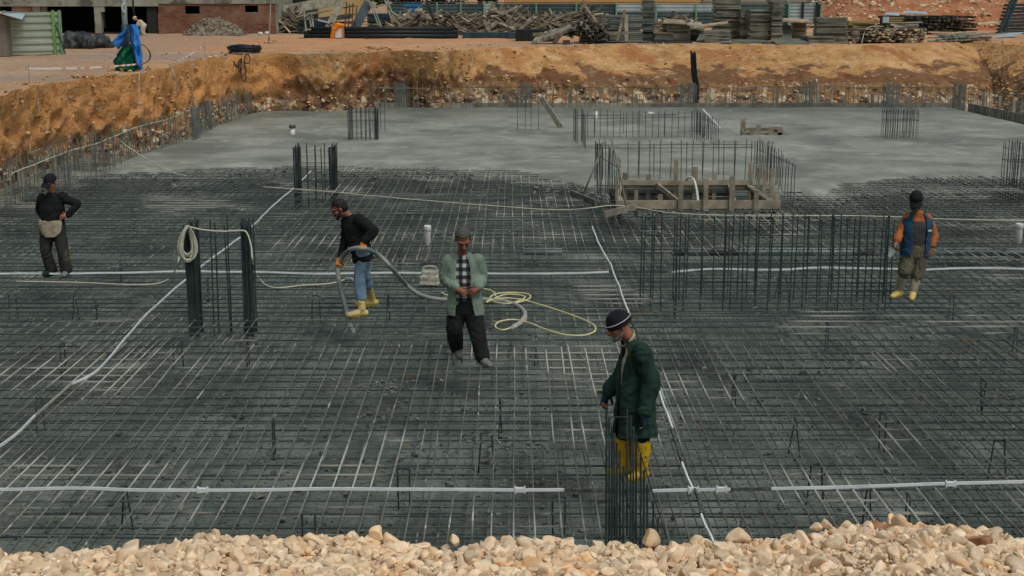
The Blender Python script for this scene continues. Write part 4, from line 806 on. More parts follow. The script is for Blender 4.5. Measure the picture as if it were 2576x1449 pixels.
plank('grey post standing upright beside the pale lath', V(1576, 104, cY+1.6), V(1575, 36, cY+1.6), .17, .1, M['greywood'], 'post', 'post', (0, -1, 0))
plank('brown board propped diagonally at the fan of laths', V(1394, 108, cY), V(1410, 86, cY+.6), .2, .05, M['bark'], 'board', 'loose_board', (0, -1, 0))
plank('small brown block on the dirt before the cut end bundle', V(1416, 109, cY-.4), V(1434, 109, cY-.4), .2, .3, M['bark'], 'block', 'timber_block')
# ---- stacks of formwork panels
ST = [(1461, 1496, 73, 107, 'pale formwork panel in the low stack right of the cut end bundle', 8, 'panel', 0), (1498, 1531, 87, 106, 'formwork panel in the lowest stack behind the pale lath', 4, 'gpanel', 0), (1508, 1535, 39, 103, 'formwork panel in the stack behind the lowest stack', 11, 'panel', 1.2),
      (1532, 1572, 39, 105, 'formwork panel in the left one of two equal stacks', 13, 'gpanel', 0), (1574, 1614, 38, 105, 'formwork panel in the right one of two equal stacks', 13, 'gpanel', .0), (1588, 1632, -4, 40, 'formwork panel lying on top across the two equal stacks', 7, 'panel', .7), (1617, 1648, -2, 104.5, 'formwork panel in the tall stack next to the two equal stacks', 22, 'gpanel', 0),
      (1646, 1694, 84, 105, 'greenish panel in the low stack right of the first tall stack', 6, 'gpanel', 0), (1674, 1734, 56, 106, 'panel in the middle height stack with a pale top', 11, 'panel', .6), (1738, 1762, 72, 105, 'panel in the narrow dark stack right of the pale topped stack', 8, 'gpanel', .8), (1764, 1834, 77, 106, 'panel in the wide low stack before the second tall stack', 8, 'panel', 0),
      (1797, 1861, -6, 101, 'panel in the second tall stack, with crooked top', 22, 'panel', 1.4), (1863, 1883, 23, 101.5, 'panel in the narrowest stack between the tall ones', 15, 'panel', .8), (1884, 1934, 24, 102.5, 'panel in the third tall stack with a shaded gap', 16, 'panel', .3), (1938, 1966, 0, 103, 'panel in the fourth tall stack with a shifted top', 21, 'panel', .3), (1890, 1945, -5, 22, 'panel lying across the tops of the third and fourth tall stacks', 4, 'panel', .6),
      (1998, 2030, 56, 99, 'panel in the square stack with a sheet leaning on it', 9, 'panel', 1.5), (2056, 2132, 44, 109, 'panel in the broad stack left of the yellowish timber', 15, 'panel', .3), (2030, 2098, 91, 108.5, 'panel in the flat stack at the foot of the broad stack', 4, 'panel', -.3)]
for x0, x1, yt, yb, lab, n, mt, dy in ST:
    stack_panels(x0, x1, yt, yb, lab, n, mt, YY(yb)+dy, 1.25 if x1-x0 > 30 else .9, 0, lab.replace('panel ', 'panels ', 1), rot=random.uniform(-.12, .12))
def slabp(label, pts, Ys, t, mat, name='formwork_panel'):
    v = [V(x, y, Y) for (x, y), Y in zip(pts, Ys)]; MB().loft([v, [a+Vector((0, 0, t)) for a in v]]).build(name, M[mat], label=label, cat='panel')
yy = YY(108)
slabp('flat panel lying on the dirt before the second tall stack', [(1846, 108), (1950, 109), (1920, 103), (1840, 101)], [yy, yy-.3, yy+1.5, yy+1.8], .06, 'panel'); slabp('dark sheet lying tilted under the flat panel', [(1812, 108), (1900, 110), (1890, 106), (1820, 104)], [yy, yy-.5, yy+.6, yy+1], .03, 'gpanel')
slabp('large grey sheet lying on the dirt before the square stack', [(1952, 112), (2036, 112), (2018, 99), (1938, 99)], [YY(112), YY(112), YY(112)+3.0, YY(112)+3.0], .04, 'panel')
slabp('cream sheet covering the top of the square stack', [(1961, 54), (2036, 58), (2034, 52), (1966, 49)], [YY(99)+.6, YY(99)+.8, YY(99)+2.2, YY(99)+2.2], .08, 'scrap')
slabp('dark sheet leaning on the side of the square stack', [(1964, 97), (1992, 98), (1990, 66), (1966, 62)], [YY(99)+.9, YY(99)+.9, YY(99)+1.6, YY(99)+1.6], .05, 'gpanel')
slabp('pale sheet on top of the middle height stack', [(1668, 59), (1734, 62), (1716, 52), (1672, 50)], [YY(106)+.3, YY(106)+.3, YY(106)+1.9, YY(106)+1.9], .05, 'scrap')
slabp('pale sheet on top of the low stack right of the first tall stack', [(1644, 84), (1694, 85), (1690, 80), (1650, 77)], [YY(105)-.1, YY(105)-.1, YY(105)+1.2, YY(105)+1.2], .05, 'scrap')
slabp('pale sheet bridging behind the wide low stack', [(1745, 72), (1830, 60), (1832, 55), (1745, 66)], [yy+4, yy+4, yy+5, yy+5], .05, 'scrap')
slabp('cream sheet on the narrow dark stack', [(1728, 64), (1770, 68), (1764, 60), (1736, 57)], [yy+.9, yy+.9, yy+2.2, yy+2.2], .06, 'greywood')
slabp('small dark panel tipped against the wide low stack', [(1752, 104), (1775, 100), (1776, 88), (1760, 88)], [yy-.3, yy-.3, yy+.2, yy+.2], .05, 'gpanel')
plank('long dark kerb timber lying before the panel stacks', V(1488, 108.5, YY(109)), V(1742, 107.5, YY(109)), .18, .14, M['darkwood'], 'beam', 'timber_beam')
# ---- lumber stacks at right
def lumber(x0, x1, yt, yb, lab, nr, mat, Y, L_=3., side=True, seed=0, w=None, name='timber', end=False):
    rnd = random.Random(seed); p = V(x0, yb, Y); q = V(x1, yb, Y); H = V(x0, yt, Y).z-max(p.z, YARD); z0 = max(p.z, YARD); t = H/nr
    for k in range(nr):
        m = rnd.choice((2, 3)) if not end else max(3, int((q.x-p.x)/(t*1.4)))
        for j in range(m):
            if not end:
                a = Vector((p.x+rnd.uniform(-.2, .2), Y+j*.28+rnd.uniform(-.06, .06), z0+t*(k+.5))); b = Vector((q.x+rnd.uniform(-.25, .25), a.y+rnd.uniform(-.1, .5), a.z+rnd.uniform(-.03, .03)))
            else:
                x = p.x+(q.x-p.x)*(j+.5)/m+rnd.uniform(-.05, .05); a = Vector((x, Y+rnd.uniform(-.25, .1), z0+t*(k+.5)+rnd.uniform(-.03, .03))); b = a+Vector((-1.2+rnd.uniform(-.2, .2), 2.6, rnd.uniform(-.05, .05)))
            MB().beam(a, b, rnd.uniform(.12, .22) if not end else t*rnd.uniform(.8, 1.9), t*rnd.uniform(.45, .95)).build(name, M[mat if rnd.random() < .8 else 'darkwood'], label=lab, cat='timber', group=lab.replace('timber', 'timbers', 1))
lumber(2134, 2200, 52, 76, 'yellowish timber in the upper layers beside the broad panel stack', 6, 'ywood', YY(106)+.5, seed=1); lumber(2134, 2230, 77, 107, 'brown timber in the lower layers beside the broad panel stack', 7, 'wood', YY(107), seed=2)
lumber(2175, 2330, 72, 107, 'mixed timber in the stack in front of the floodlight', 6, 'scrap', YY(107)-.2, end=True, seed=3); lumber(2240, 2310, 55, 74, 'grey timber on top of the stack right of the floodlight', 4, 'greywood', YY(107)+.5, seed=4)
lumber(2290, 2455, 40, 80, 'dark timber with cut ends in the rear pile before the red earth', 5, 'darkwood', YY(86), end=True, seed=5); lumber(2225, 2330, 42, 66, 'yellowish timber in the rear pile behind the floodlight', 4, 'ywood', YY(86)+.6, seed=6)
for k in range(34):
    x = random.uniform(2335, 2440); q = random.random(); a = V(x, 106-22*q, YY(106)+1.4*q); b = V(x+random.uniform(50, 95), 100-20*q+random.uniform(-4, 6), YY(102)+1.4*q+random.uniform(-.3, .6)); a.z = max(a.z, YARD+.05); b.z = max(b.z, YARD+.05)
    plank('grey flat strip in the loose low pile at the right bank edge', a, b, .16, .05, M['greywood' if k % 3 else 'gpanel'], 'strip', 'loose_board', group='flat strips at the right bank edge')
slabp('pale sheet lying at the right end of the loose strips', [(2492, 97), (2545, 93), (2576, 83), (2528, 85)], [YY(97), YY(97), YY(97)+2, YY(97)+2], .05, 'silver', 'sheet'); slabp('pale plank sheet bridging to the dark steel stack', [(2440, 64), (2540, 56), (2540, 52), (2450, 60)], [YY(86), YY(86), YY(86)+1, YY(86)+1], .05, 'scrap', 'sheet')
slabp('pale sheet on the rear timber pile, left of two', [(2225, 38), (2262, 40), (2262, 34), (2230, 33)], [YY(86)+1, YY(86)+1, YY(86)+2, YY(86)+2], .05, 'silver', 'sheet'); slabp('pale sheet on the rear timber pile, right of two', [(2270, 34), (2335, 37), (2330, 31), (2275, 29)], [YY(86)+1, YY(86)+1, YY(86)+2, YY(86)+2], .05, 'silver', 'sheet')
# dark steel formwork frame stack at the right edge
rk = thing('steel_formwork_stack', V(2540, 84, YY(86)), 'dark blue steel formwork panels stacked against a leaning post', 'steel panels')
for k in range(9):
    z = YARD+.1+.2*k; p = V(2522+2*k, 80, YY(86)); MB().box((p.x+2.2, YY(86)+.8, z), (4.2, 1.4, .13), rotm('Y', -.03)).build('steel_panel', M['dkblue'], rk)
for a, b in (((2514, 82), (2548, -6)), ((2526, 82), (2558, -6))): MB().beam(V(*a, YY(86)-.3), V(*b, YY(86)+.2), .14, .16).build('leaning_post', M['dkblue'], rk)
# floodlight
fl = thing('floodlight', V(2227, 66, YY(107)+.6), 'black floodlight with a pale glass standing on the timber stack', 'lamp'); Yq = YY(107)+.5
p = V(2227, 51, Yq); MB().box(p+Vector((0, .12, 0)), (.42, .2, .44)).build('housing', M['blackplastic'], fl); MB().box(p+Vector((.03, .0, .02)), (.32, .03, .3)).build('glass', M['lamp'], fl); MB().box(p+Vector((0, .12, -.29)), (.2, .06, .16)).build('bracket', M['blackplastic'], fl)
MB().tube(wig([p+Vector((0, .1, -.3)), V(2200, 66, Yq-.4), V(2180, 72, Yq-.6), V(2172, 90, Yq-.9), V(2168, 109, Yq-1.2)], 6, 0), .014, 5).build('cable', M['pvc'], fl)
# earth heaps
def mound(name, label, xa, xb, ybase, Y, dep, h, mat, seed, kind='structure', rough=.35, stones=None):
    A = V(xa, ybase, Y); Bx = V(xb, ybase, Y); nx, ny = 90, 40; gx = np.linspace(0, 1, nx); gy = np.linspace(0, 1, ny); X, Y_ = np.meshgrid(gx, gy)
    hx = h(X) if callable(h) else h*np.sin(pi*X)**.9; P = np.stack([A.x+(Bx.x-A.x)*X, Y-dep*.15+dep*Y_, YARD-.1+hx*np.sin(pi*np.clip(Y_*.95, 0, 1))**.8], -1).reshape(-1, 3)
    P[:, 2] += rough*.5*fbm(P, .6, 4, seed)*np.minimum(1, (P[:, 2]-YARD+.1)*2)+rough*.25*fbm(P, 3, 3, seed+4)*((P[:, 2]-YARD) > 0)
    return grid_obj(name, P, nx, ny, mat, kind=kind, label=label, **({} if kind == 'structure' else dict(cat='heap')))
mound('red_earth_heap', 'large heap of red stony earth behind the timber at the right', 2050, 2900, 60, YY(72), 26, lambda X: 3.4*np.clip(X*4.2, 0, 1)**.8*(1-.1*np.sin(9*X)), M['redheap'], 61)
redh = bpy.data.objects['red_earth_heap']; hv = np.empty(len(redh.data.vertices)*3); redh.data.vertices.foreach_get('co', hv); hv = hv.reshape(-1, 3); RED = hv
mound('rubble_heap', 'grey rubble heap piled against the brick wall', 452, 612, 84, YY(86)-2.6, 2.6, 1.15, M['rubble'], 71, None, .45)
tag(bpy.data.objects['rubble_heap'], 'grey rubble heap piled against the brick wall', 'heap')
# sapling pole, orange tarp box, tape, coil, tarp bundle
p = G(676, 104, YARD); MB().tube([p, V(677, 92, p.y), V(679, 60, p.y), V(681, -20, p.y)], [.06, .04, .03, .025], 7).build('thin_pole', M['concrete'], smooth=True, label='thin bare pole standing alone in the dirt', cat='pole')
o = MB(); o.tube([p+Vector((.02, 0, .2)), p+Vector((-.12, 0, .42))], .02, 5); o.build('stub', M['bark'], bpy.data.objects['thin_pole']) if False else None
q = G(848, 99, YARD); og = thing('tarped_machine', q, 'small boxed machine half covered by an orange tarp', 'machine')
w = V(864, 99, q.y).x-q.x; H = V(848, 62, q.y).z-YARD
MB().box((q.x+.1, q.y+.3, YARD+H*.5), (.42, .5, H*.78)).build('white_case', M['whitepaint'], og)
for sx in (-.16, .34): MB().beam((q.x+sx, q.y, YARD), (q.x+sx, q.y, YARD+H*.9), .07, .07).build('leg', M['red'], og)
mb = MB(); mb.limb([(q.x-.26, q.y+.05, YARD+.05), (q.x-.22, q.y, YARD+H*.35), (q.x-.14, q.y, YARD+H*.7), (q.x+.05, q.y+.05, YARD+H*.97), (q.x+.3, q.y+.1, YARD+H*.93)], [.13, .11, .15, .16, .1]); soft(mb, 'orange_tarp', M['orangetarp'], og, .025, 4, .03, 4)
def tape(label, a, b, posts_):
    t = thing('barrier_tape', a, label, 'tape'); n = 26; d = (b-a)
    s = lambda f: a+d*f+Vector((0, 0, -.2*f*(1-f))); mb = MB().tube([s(i/n) for i in range(n+1)], .034, 4, flat=(.3, 1)); mb.build('striped_band', M['tape'], t)
    for q in posts_: MB().tube([Vector((q.x, q.y, YARD-.1)), q+Vector((0, 0, .1))], .012, 5).build('stake', M['concrete'], t)
hh = 1.0
a = V(72, 172, G(72, 213, YARD).y); b = V(358, 160, G(358, 176, YARD).y); tape('striped barrier tape strung across in front of the blue and green tarps', a, b, [a, b])
a = V(423, 166, G(423, 170, YARD).y); b = V(515, 113, G(515, 141, YARD).y); tape('striped barrier tape rising from the bank edge to a thin stake right of the tarps', a, b, [b])
cl = thing('black_cable_coil', G(610, 134, YARD), 'black cable coil on the bank edge with loops hanging down', 'cable'); cp = G(612, 134, YARD); mb = MB()
for k in range(9):
    r0 = random.uniform(.35, .62); mb.tube([(cp.x+r0*cos(a)*1.1+random.uniform(-.03, .03), cp.y+.2+r0*sin(a)*.9, YARD+.06+.03*k+.02*sin(3*a+k)) for a in np.linspace(0, 2*pi, 26)], .028, 6)
mb.build('coil', M['bhose'], cl, True)
Yh = G(610, 137, YARD).y-.1
for k, (cx, w, y1) in enumerate(((608, 8, 206), (597, 10, 168), (622, 9, 160), (604, 6, 182))):
    pts = []
    for a in np.linspace(0, 2*pi, 20):
        s = (1-cos(a))/2; y = 135+(y1-135)*s; pts.append(V(cx+w*sin(a)*(.5+.5*s)+(6*s if k == 0 else 0), y, Yh-1.1*s-.05*k))
    MB().tube(pts, .022, 6).build('hanging_loop', M['bhose'], cl, True)
tb = thing('tarp_bundle', G(322, 176, YARD), 'machine on a pole wrapped in blue and green tarps at the bank edge', 'tarp covered machine'); o = G(322, 176, YARD); sc_ = 1/(3470/o.y/1.0)*1.01
def T2(x, y, dy=0): return V(x, y, o.y+dy)
def sheet(name, rowsL, rowsR, mat, dyc, fold, nf, seed, amp=.05, nu=26, nv=30):
    # cloth hanging between two edge polylines (pixels), bulging forward with vertical folds
    def ip(R_, t):
        k = t*(len(R_)-1); i_ = min(int(k), len(R_)-2); f_ = k-i_; return (R_[i_][0]*(1-f_)+R_[i_+1][0]*f_, R_[i_][1]*(1-f_)+R_[i_+1][1]*f_)
    v = []
    for t in np.linspace(0, 1, nv):
        l_ = ip(rowsL, t); r_ = ip(rowsR, t)
        for s in np.linspace(0, 1, nu):
            dy = dyc-.34*sin(pi*s)+fold*sin(nf*2*pi*s+seed+2.0*t+1.5*sin(3*t))
            v.append(T2(l_[0]+(r_[0]-l_[0])*s, l_[1]+(r_[1]-l_[1])*s, dy))
    v = np.array([tuple(q) for q in v]); v[:, 1] += amp*fbm(v, 3.2, 3, seed); v[:, 0] += amp*.5*fbm(v, 4, 2, seed+3); v[:, 2] += amp*.4*fbm(v, 4, 2, seed+5); v[:, 2] = np.maximum(v[:, 2], YARD+.01)
    q = MB(); q.v = [v]; q.n = len(v); q.f = [(a_*nu+b_, a_*nu+b_+1, (a_+1)*nu+b_+1, (a_+1)*nu+b_) for a_ in range(nv-1) for b_ in range(nu-1)]; return q.build(name, mat, tb, True)
mb = MB(); mb.limb([T2(322, 178, .4), T2(320, 160, .4), T2(321, 138, .4), T2(324, 118, .4)], [.34, .36, .26, .12]); soft(mb, 'wrapped_machine', M['blacktarp'], tb, .03, 3, .05, 3)
sheet('green_tarp', [(304, 117), (291, 136), (284, 150), (287, 163), (291, 175)], [(336, 117), (342, 136), (346, 150), (348, 163), (350, 177)], M['greentarp'], .1, .09, 2.3, 3, .14)
sheet('blue_tarp', [(327, 60), (323, 78), (325, 104), (331, 130), (340, 155), (353, 176)], [(340, 62), (353, 76), (355, 104), (357, 130), (358, 155), (360, 176)], M['bluetarp'], -.05, .10, 1.7, 5, .09)
sheet('blue_tarp', [(318, 66), (307, 84), (291, 97), (283, 103), (287, 112)], [(321, 72), (320, 88), (316, 104), (308, 114), (298, 126)], M['bluetarp'], .0, .09, 1.2, 8, .09)
MB().beam(T2(318, 160, .2), T2(315, 62, .25), .2, .2, (0, -1, 0)).build('mast', M['dkblue'], tb); MB().tube([T2(316, 80, .2), T2(313, 40, .25), T2(311, -30, .3)], .085, 8).build('hose_pole', M['gpvc'], tb, True)
MB().tube(wig([T2(313, 8, .15), T2(308, 15, .1), T2(308, 24, .1), T2(313, 32, .15)], 4, 0), .03, 6).build('rope_loop', M['rope'], tb)
for k in (0, 1.5): MB().tube(wig([T2(338, 106, -.1), T2(350, 109, -.2), T2(366, 117, -.1), T2(377+k, 135, 0), T2(373+k, 152, -.1), T2(354, 164, -.3)], 6, 0), .012, 6).build('black_hose', M['bhose'], tb, True)
MB().tube([V(338, 40, YY(90)), V(335, 20, YY(90)), V(333, -30, YY(90))], .06, 7).build('hanging_pole', M['bhose'], smooth=True, label='dark pole hanging above the stooping pale figure', cat='pole')
mb = MB()
for x, y, r in ((180, 112, .4), (200, 108, .5), (215, 115, .4), (235, 112, .5), (250, 114, .3), (265, 117, .2), (172, 116, .25)): p = V(x, y, YY(122)+.6); mb.ell(p, np.diag((r*1.4, r*.9, r*.6)))
v, nr, fs = remesh(mb, .06, 3); v += nr*(.20*fbm(v, 2.2, 4, 5)+.12*np.abs(fbm(v, 5, 2, 8)))[:, None]; v[:, 2] = np.maximum(v[:, 2], YARD-.05); q = MB(); q.v = [v]; q.f = fs; q.n = len(v); q.build('black_tarp_heap', M['blacktarp'], smooth=True, label='crumpled black tarp heap on the dirt left of the blue tarp', cat='tarp')
plank('pale lath lying on the dirt before the brick wall', V(568, 80, YY(84)), V(616, 87, YY(88)), .1, .05, M['scrap'], 'lath', 'lath')
for k, (x, y) in enumerate(((655, 84), (672, 83))): MB().ell(G(x, y, YARD+.1), np.diag((.16, .12, .10)), 8, 6).build('white_sack', M['whitepaint'], smooth=True, label=('white sack scrap on the dirt before the rubble, left of two', 'white sack scrap on the dirt before the rubble, right of two')[k], cat='sack')
# scattered stones on the yard and at the bank edge
st = MB(); rnd = random.Random(5)
import bmesh
def ico(sub):
    b = bmesh.new(); bmesh.ops.create_icosphere(b, subdivisions=sub, radius=1); v = np.array([tuple(q.co) for q in b.verts]); f = [tuple(q.index for q in fc.verts) for fc in b.faces]; b.free(); return v, f
IV3, IF3 = ico(3); IV2, IF2 = ico(2)
def stone_shape(seed, IV, facets=10):
    r_ = random.Random(seed); v = IV.copy()
    for k in range(facets):          # flat chipped facets
        n = np.array([r_.gauss(0, 1) for _ in range(3)]); n /= np.linalg.norm(n); d = r_.uniform(.40, .78); s = v@n; v = v-np.outer(np.maximum(0, s-d)*1.0, n)
    v = v*(1+.10*vn(v+seed*7.3, 1.4, seed)+.04*vn(v+seed, 5, seed))[:, None]
    return v*np.array((r_.uniform(1.0, 1.6), r_.uniform(.8, 1.15), r_.uniform(.65, 1.0)))*1.2
protos = [stone_shape(k, IV3) for k in range(24)]; protos2 = [stone_shape(k, IV2) for k in range(24)]
def rock(mb, p, r, rnd, *_):
    R_ = np.array(Matrix.Rotation(rnd.uniform(0, 6.28), 3, 'Z') @ Matrix.Rotation(rnd.gauss(0, .6), 3, 'X')); mb.add((protos2[rnd.randrange(24)]*r)@R_.T+np.array(tuple(p)), IF2)
for k in range(520):
    i = rnd.randrange(60, NS-120); b = Ptop[i]; d = abs(rnd.gauss(0, 2.0)); 
    if b[1] < 20: continue
    rock(st, (b[0]+outd[i][0]*d, b[1]+outd[i][1]*d, YARD+.02), rnd.uniform(.02, .06), rnd)
for cx, cy, rr, n in ((945, 122, 14, 90), (680, 108, 10, 40), (215, 195, 22, 40), (275, 190, 10, 25)):
    for k in range(n): p = G(cx+rnd.gauss(0, rr*1.2), cy+rnd.gauss(0, 1.6), YARD); rock(st, p+Vector((0, 0, .03)), rnd.uniform(.02, .055), rnd)
st.build('loose_stones', M['bankstone'], label='loose pale stones scattered along the bank edge and yard', cat='stones', kind='stuff')
# rocks sticking out of the cut bank
rk_ = MB()
for k in range(3600):
    i = rnd.randrange(40, NS-150); r = rnd.randrange(1, 24); 
    if rnd.random() < .55: r = rnd.randrange(1, 10)
    p = rows_bank[r][i]
    if p[1] < 25: continue
    rock(rk_, p, min(.085, abs(rnd.gauss(.02, .035))+.018), rnd, 6, 5)
rk2 = MB()
for k in range(900):
    i = rnd.randrange(40, NS-150); p = rows_bank[rnd.randrange(1, 11)][i]
    if p[1] > 25: rock(rk2, p, min(.12, abs(rnd.gauss(.03, .04))+.02), rnd)
rk2.build('bank_stones', M['palerock'], label='pale broken stones in the lower part of the cut bank', cat='stones', kind='stuff')
rk_.build('bank_stones', M['bankstone'], label='stones sticking out of the cut earth bank', cat='stones', kind='stuff')

hs_ = MB()
for k in range(2600):
    p = RED[rnd.randrange(len(RED))]
    if p[1] > YY(72)+14 or p[2] < YARD: continue
    rock(hs_, p+np.array((rnd.gauss(0, .15), rnd.gauss(0, .2), 0)), min(.4, abs(rnd.gauss(.05, .07))+.04), rnd)
hs_.build('heap_stones', M['palerock'], label='pale stones mixed into the large red earth heap', cat='stones', kind='stuff')
rh = bpy.data.objects['rubble_heap']; hv = np.empty(len(rh.data.vertices)*3); rh.data.vertices.foreach_get('co', hv); hv = hv.reshape(-1, 3); hs_ = MB()
for k in range(700):
    p = hv[rnd.randrange(len(hv))]
    if p[2] < YARD+.02: continue
    rock(hs_, p+np.array((rnd.gauss(0, .06), 0, 0)), min(.16, abs(rnd.gauss(.03, .04))+.02), rnd)
hs_.build('rubble_stones', M['rubble'], label='broken stones covering the grey rubble heap', cat='stones', kind='stuff')

# lumps of concrete on the mat in front of the pour and crumbs on the pit floor
cr = MB()
fx = poly[:len(FRONT), 0]; fy = poly[:len(FRONT), 1]
for k in range(1500):
    x = rnd.uniform(-11, RX+1); y = float(np.interp(x, fx, fy))-abs(rnd.gauss(0, .9))+.25
    if BX0-.2 < x < BX1+.2 and y > BY0-.2: continue
    r = min(.07, abs(rnd.gauss(.012, .02))+.012); rock(cr, (x, y, rnd.choice((-.02, .0, -.1, -.3))), r, rnd)
for cx, cy, rr, n in ((1360, 612, 60, 260), (1020, 590, 60, 160), (1330, 575, 90, 200), (960, 970, 120, 260), (1290, 1120, 120, 260), (1720, 560, 120, 260), (380, 560, 150, 260), (1900, 600, 150, 200)):
    for k in range(n//2):
        q = G(cx+rnd.gauss(0, rr*.5), cy+rnd.gauss(0, rr*.10), -.01); rock(cr, (q.x, q.y, rnd.choice((0, -.01, -.38))), min(.03, abs(rnd.gauss(.006, .009))+.008), rnd)
for k in range(700):
    q = G(rnd.uniform(-50, 2620), rnd.uniform(560, 1340), -.45); rock(cr, (q.x, q.y, -.44), abs(rnd.gauss(.01, .014))+.008, rnd)
cr.build('concrete_crumbs', M['crumb'], label='crumbs and lumps of grey concrete spilled on the mat and floor', cat='spill', kind='stuff')
# ================================================================== foreground gravel
CR = [(-150, 1392), (0, 1386), (200, 1374), (380, 1362), (470, 1342), (530, 1332), (640, 1345), (830, 1334), (900, 1340), (1000, 1352), (1100, 1370), (1180, 1358), (1260, 1346), (1400, 1346), (1480, 1362), (1560, 1352), (1640, 1360), (1720, 1352), (1840, 1352), (1960, 1342), (2080, 1322), (2200, 1298), (2300, 1302), (2400, 1316), (2480, 1322), (2560, 1342), (2720, 1352)]
CY = 6.0
cw = [V(x, y, CY) for x, y in CR]; cxs = [p.x for p in cw]; czs = [p.z for p in cw]
def gz(x, y):
    zc = np.interp(x, cxs, czs)-.05; t = CY-y
    return np.where(t >= 0, zc+np.minimum(t, .6)*.03+(YARD+.06-zc)*np.clip((t-.3)/1.5, 0, 1), zc+t*1.5)
gx = np.arange(-8, 8, .05); gy = np.arange(2.4, 6.9, .04); X, Y = np.meshgrid(gx, gy); P = np.stack([X.ravel(), Y.ravel(), gz(X.ravel(), Y.ravel())], 1); P[:, 2] += .02*fbm(P, 4, 3, 81)
grid_obj('gravel_ground', P, len(gx), len(gy), M['gravelbase'], kind='structure', label='pale limestone grit under the foreground stones')
rnd = random.Random(21)
def put_stone(mb, x, y, z, r):
    R_ = np.array(Matrix.Rotation(rnd.uniform(0, 6.28), 3, 'Z') @ Matrix.Rotation(rnd.gauss(0, .7), 3, 'X') @ Matrix.Rotation(rnd.gauss(0, .5), 3, 'Y'))
    i = rnd.randrange(24); mb.add(((protos if r > .013 else protos2)[i]*r)@R_.T+np.array((x, y, z)), IF3 if r > .013 else IF2)
st = MB()
big = []
def sp(x, y): # pixel on the gravel surface
    d = ray(x, y); t = np.linspace(4.5, 7.5, 160); px = d[0]*t; py = d[1]*t; pz = CAMZ+d[2]*t; h = gz(px, py); i = int(np.argmax(pz < h)); return (px[i], py[i], h[i]) if pz[i] < h[i] else (px[-1], CY, np.interp(px[-1], cxs, czs))
BIG = [(330, 1398, 62, 'large flat buff stone at the left of the gravel edge', 'stone'), (2222, 1334, 58, 'large red brown stone with dark hollow on the gravel crest', 'redstone'), (2462, 1372, 66, 'large pinkish boulder at the right of the gravel edge', 'redstone'), (1958, 1338, 26, 'squarish cream stone on the crest left of the red brown stone', 'stone'), (1935, 1347, 24, 'rounded cream stone on the crest', 'stone'), (1000, 1360, 34, 'angular cream stone at the low point of the gravel edge', 'stone'), (1165, 1362, 30, 'smooth orange cream stone by the dip in the gravel edge', 'stone'), (1585, 1350, 40, 'broad cream stone on the crest below the stepped starter bars', 'stone'), (1770, 1352, 36, 'cream stone on the crest right of the bright strip end', 'stone'), (2040, 1360, 28, 'rust stained stone left of the large red brown stone', 'redstone'), (2130, 1420, 44, 'long pale slab stone near the bottom right', 'stone'), (1400, 1420, 42, 'whitish rough stone near the bottom middle', 'stone'), (650, 1436, 34, 'pale stone near the bottom left of the middle', 'stone'), (2330, 1420, 46, 'white rounded stone near the bottom right corner', 'stone'), (880, 1420, 38, 'buff elongated stone in the lower middle left', 'stone')]
for k, (x, y, rp, lab, mt) in enumerate(BIG):
    p = sp(x, y); r = rp/3470*6.6*.58; mb = MB(); put_stone(mb, p[0], p[1]-.01, p[2]+r*(.2 if mt == 'stone' else .02), r); mb.build('large_stone', M[mt], smooth=True, label=lab, cat='stone'); big.append((p[0], p[1], r))
xs_, ys_ = [], []
for k in range(15000):
    x = rnd.uniform(-3.2, 3.2); y = 5.02+1.06*rnd.random()**.8
    if rnd.random() < .2: y = rnd.uniform(5.85, 6.1)
    r = min(.042, max(.007, rnd.lognormvariate(-4.38, .5)))
    if any((x-a)**2+(y-b)**2 < (c_*.8)**2 for a, b, c_ in big): continue
    put_stone(st, x, y, float(gz(np.array([x]), np.array([y]))[0])+r*.25+(.012*rnd.random()), r)
o = st.build('gravel_stones', M['stone'], smooth=True, label='pale limestone gravel covering the near edge of the pit', cat='gravel', kind='stuff')
# ================================================================== people
def cl(nm, a, b, rough=.9, bump=.4, sc=7, **kw): return mk(nm, [a, b], sc, 5, rough, bump, 22, bdist=.01, coord='pos', **kw)
M['skin'] = mk('tanned_skin', [c(116, 74, 54), c(146, 96, 72)], 18, 4, .6, .15, 120, bdist=.002)
M['skin2'] = mk('ruddy_skin', [c(146, 88, 66), c(172, 112, 88)], 18, 4, .6, .15, 120, bdist=.002)
M['hairblack'] = mk('black_hair', [c(20, 17, 16), c(38, 33, 30)], 60, 4, .7, .6, 160, bdist=.004)
M['hairgrey'] = mk('grey_hair', [c(58, 58, 56), c(98, 97, 92)], 60, 4, .8, .6, 160, bdist=.004)
M['beard'] = mk('grey_beard', [c(84, 80, 74), c(128, 124, 116)], 70, 4, .9, .6, 160, bdist=.004)
M['eye'] = mk('dark_eye', [c(16, 12, 10), c(24, 18, 14)], 5, 2, .4)
M['lip'] = mk('lips', [c(92, 46, 38), c(108, 56, 46)], 5, 2, .6)
M['blackwool'] = cl('black_sweater', c(14, 17, 17), c(24, 28, 28)); M['navycap'] = cl('navy_cap', c(18, 20, 28), c(28, 31, 42)); M['blackcap'] = cl('black_cap', c(14, 16, 17), c(24, 26, 27))
M['darktrousers'] = cl('dark_trousers', c(20, 23, 25), c(34, 38, 38)); M['charcoal'] = cl('dusty_charcoal_trousers', c(38, 40, 38), c(58, 58, 52), layers=[dict(color=c(92, 84, 66), scale=2.2, lo=.56, hi=.7, max=.7)])
M['apron'] = cl('cream_apron', c(142, 132, 110), c(172, 162, 138)); M['jeans'] = cl('faded_jeans', c(82, 108, 132), c(132, 154, 172), sc=4, layers=[dict(color=c(58, 78, 98), scale=3, lo=.55, hi=.7)])
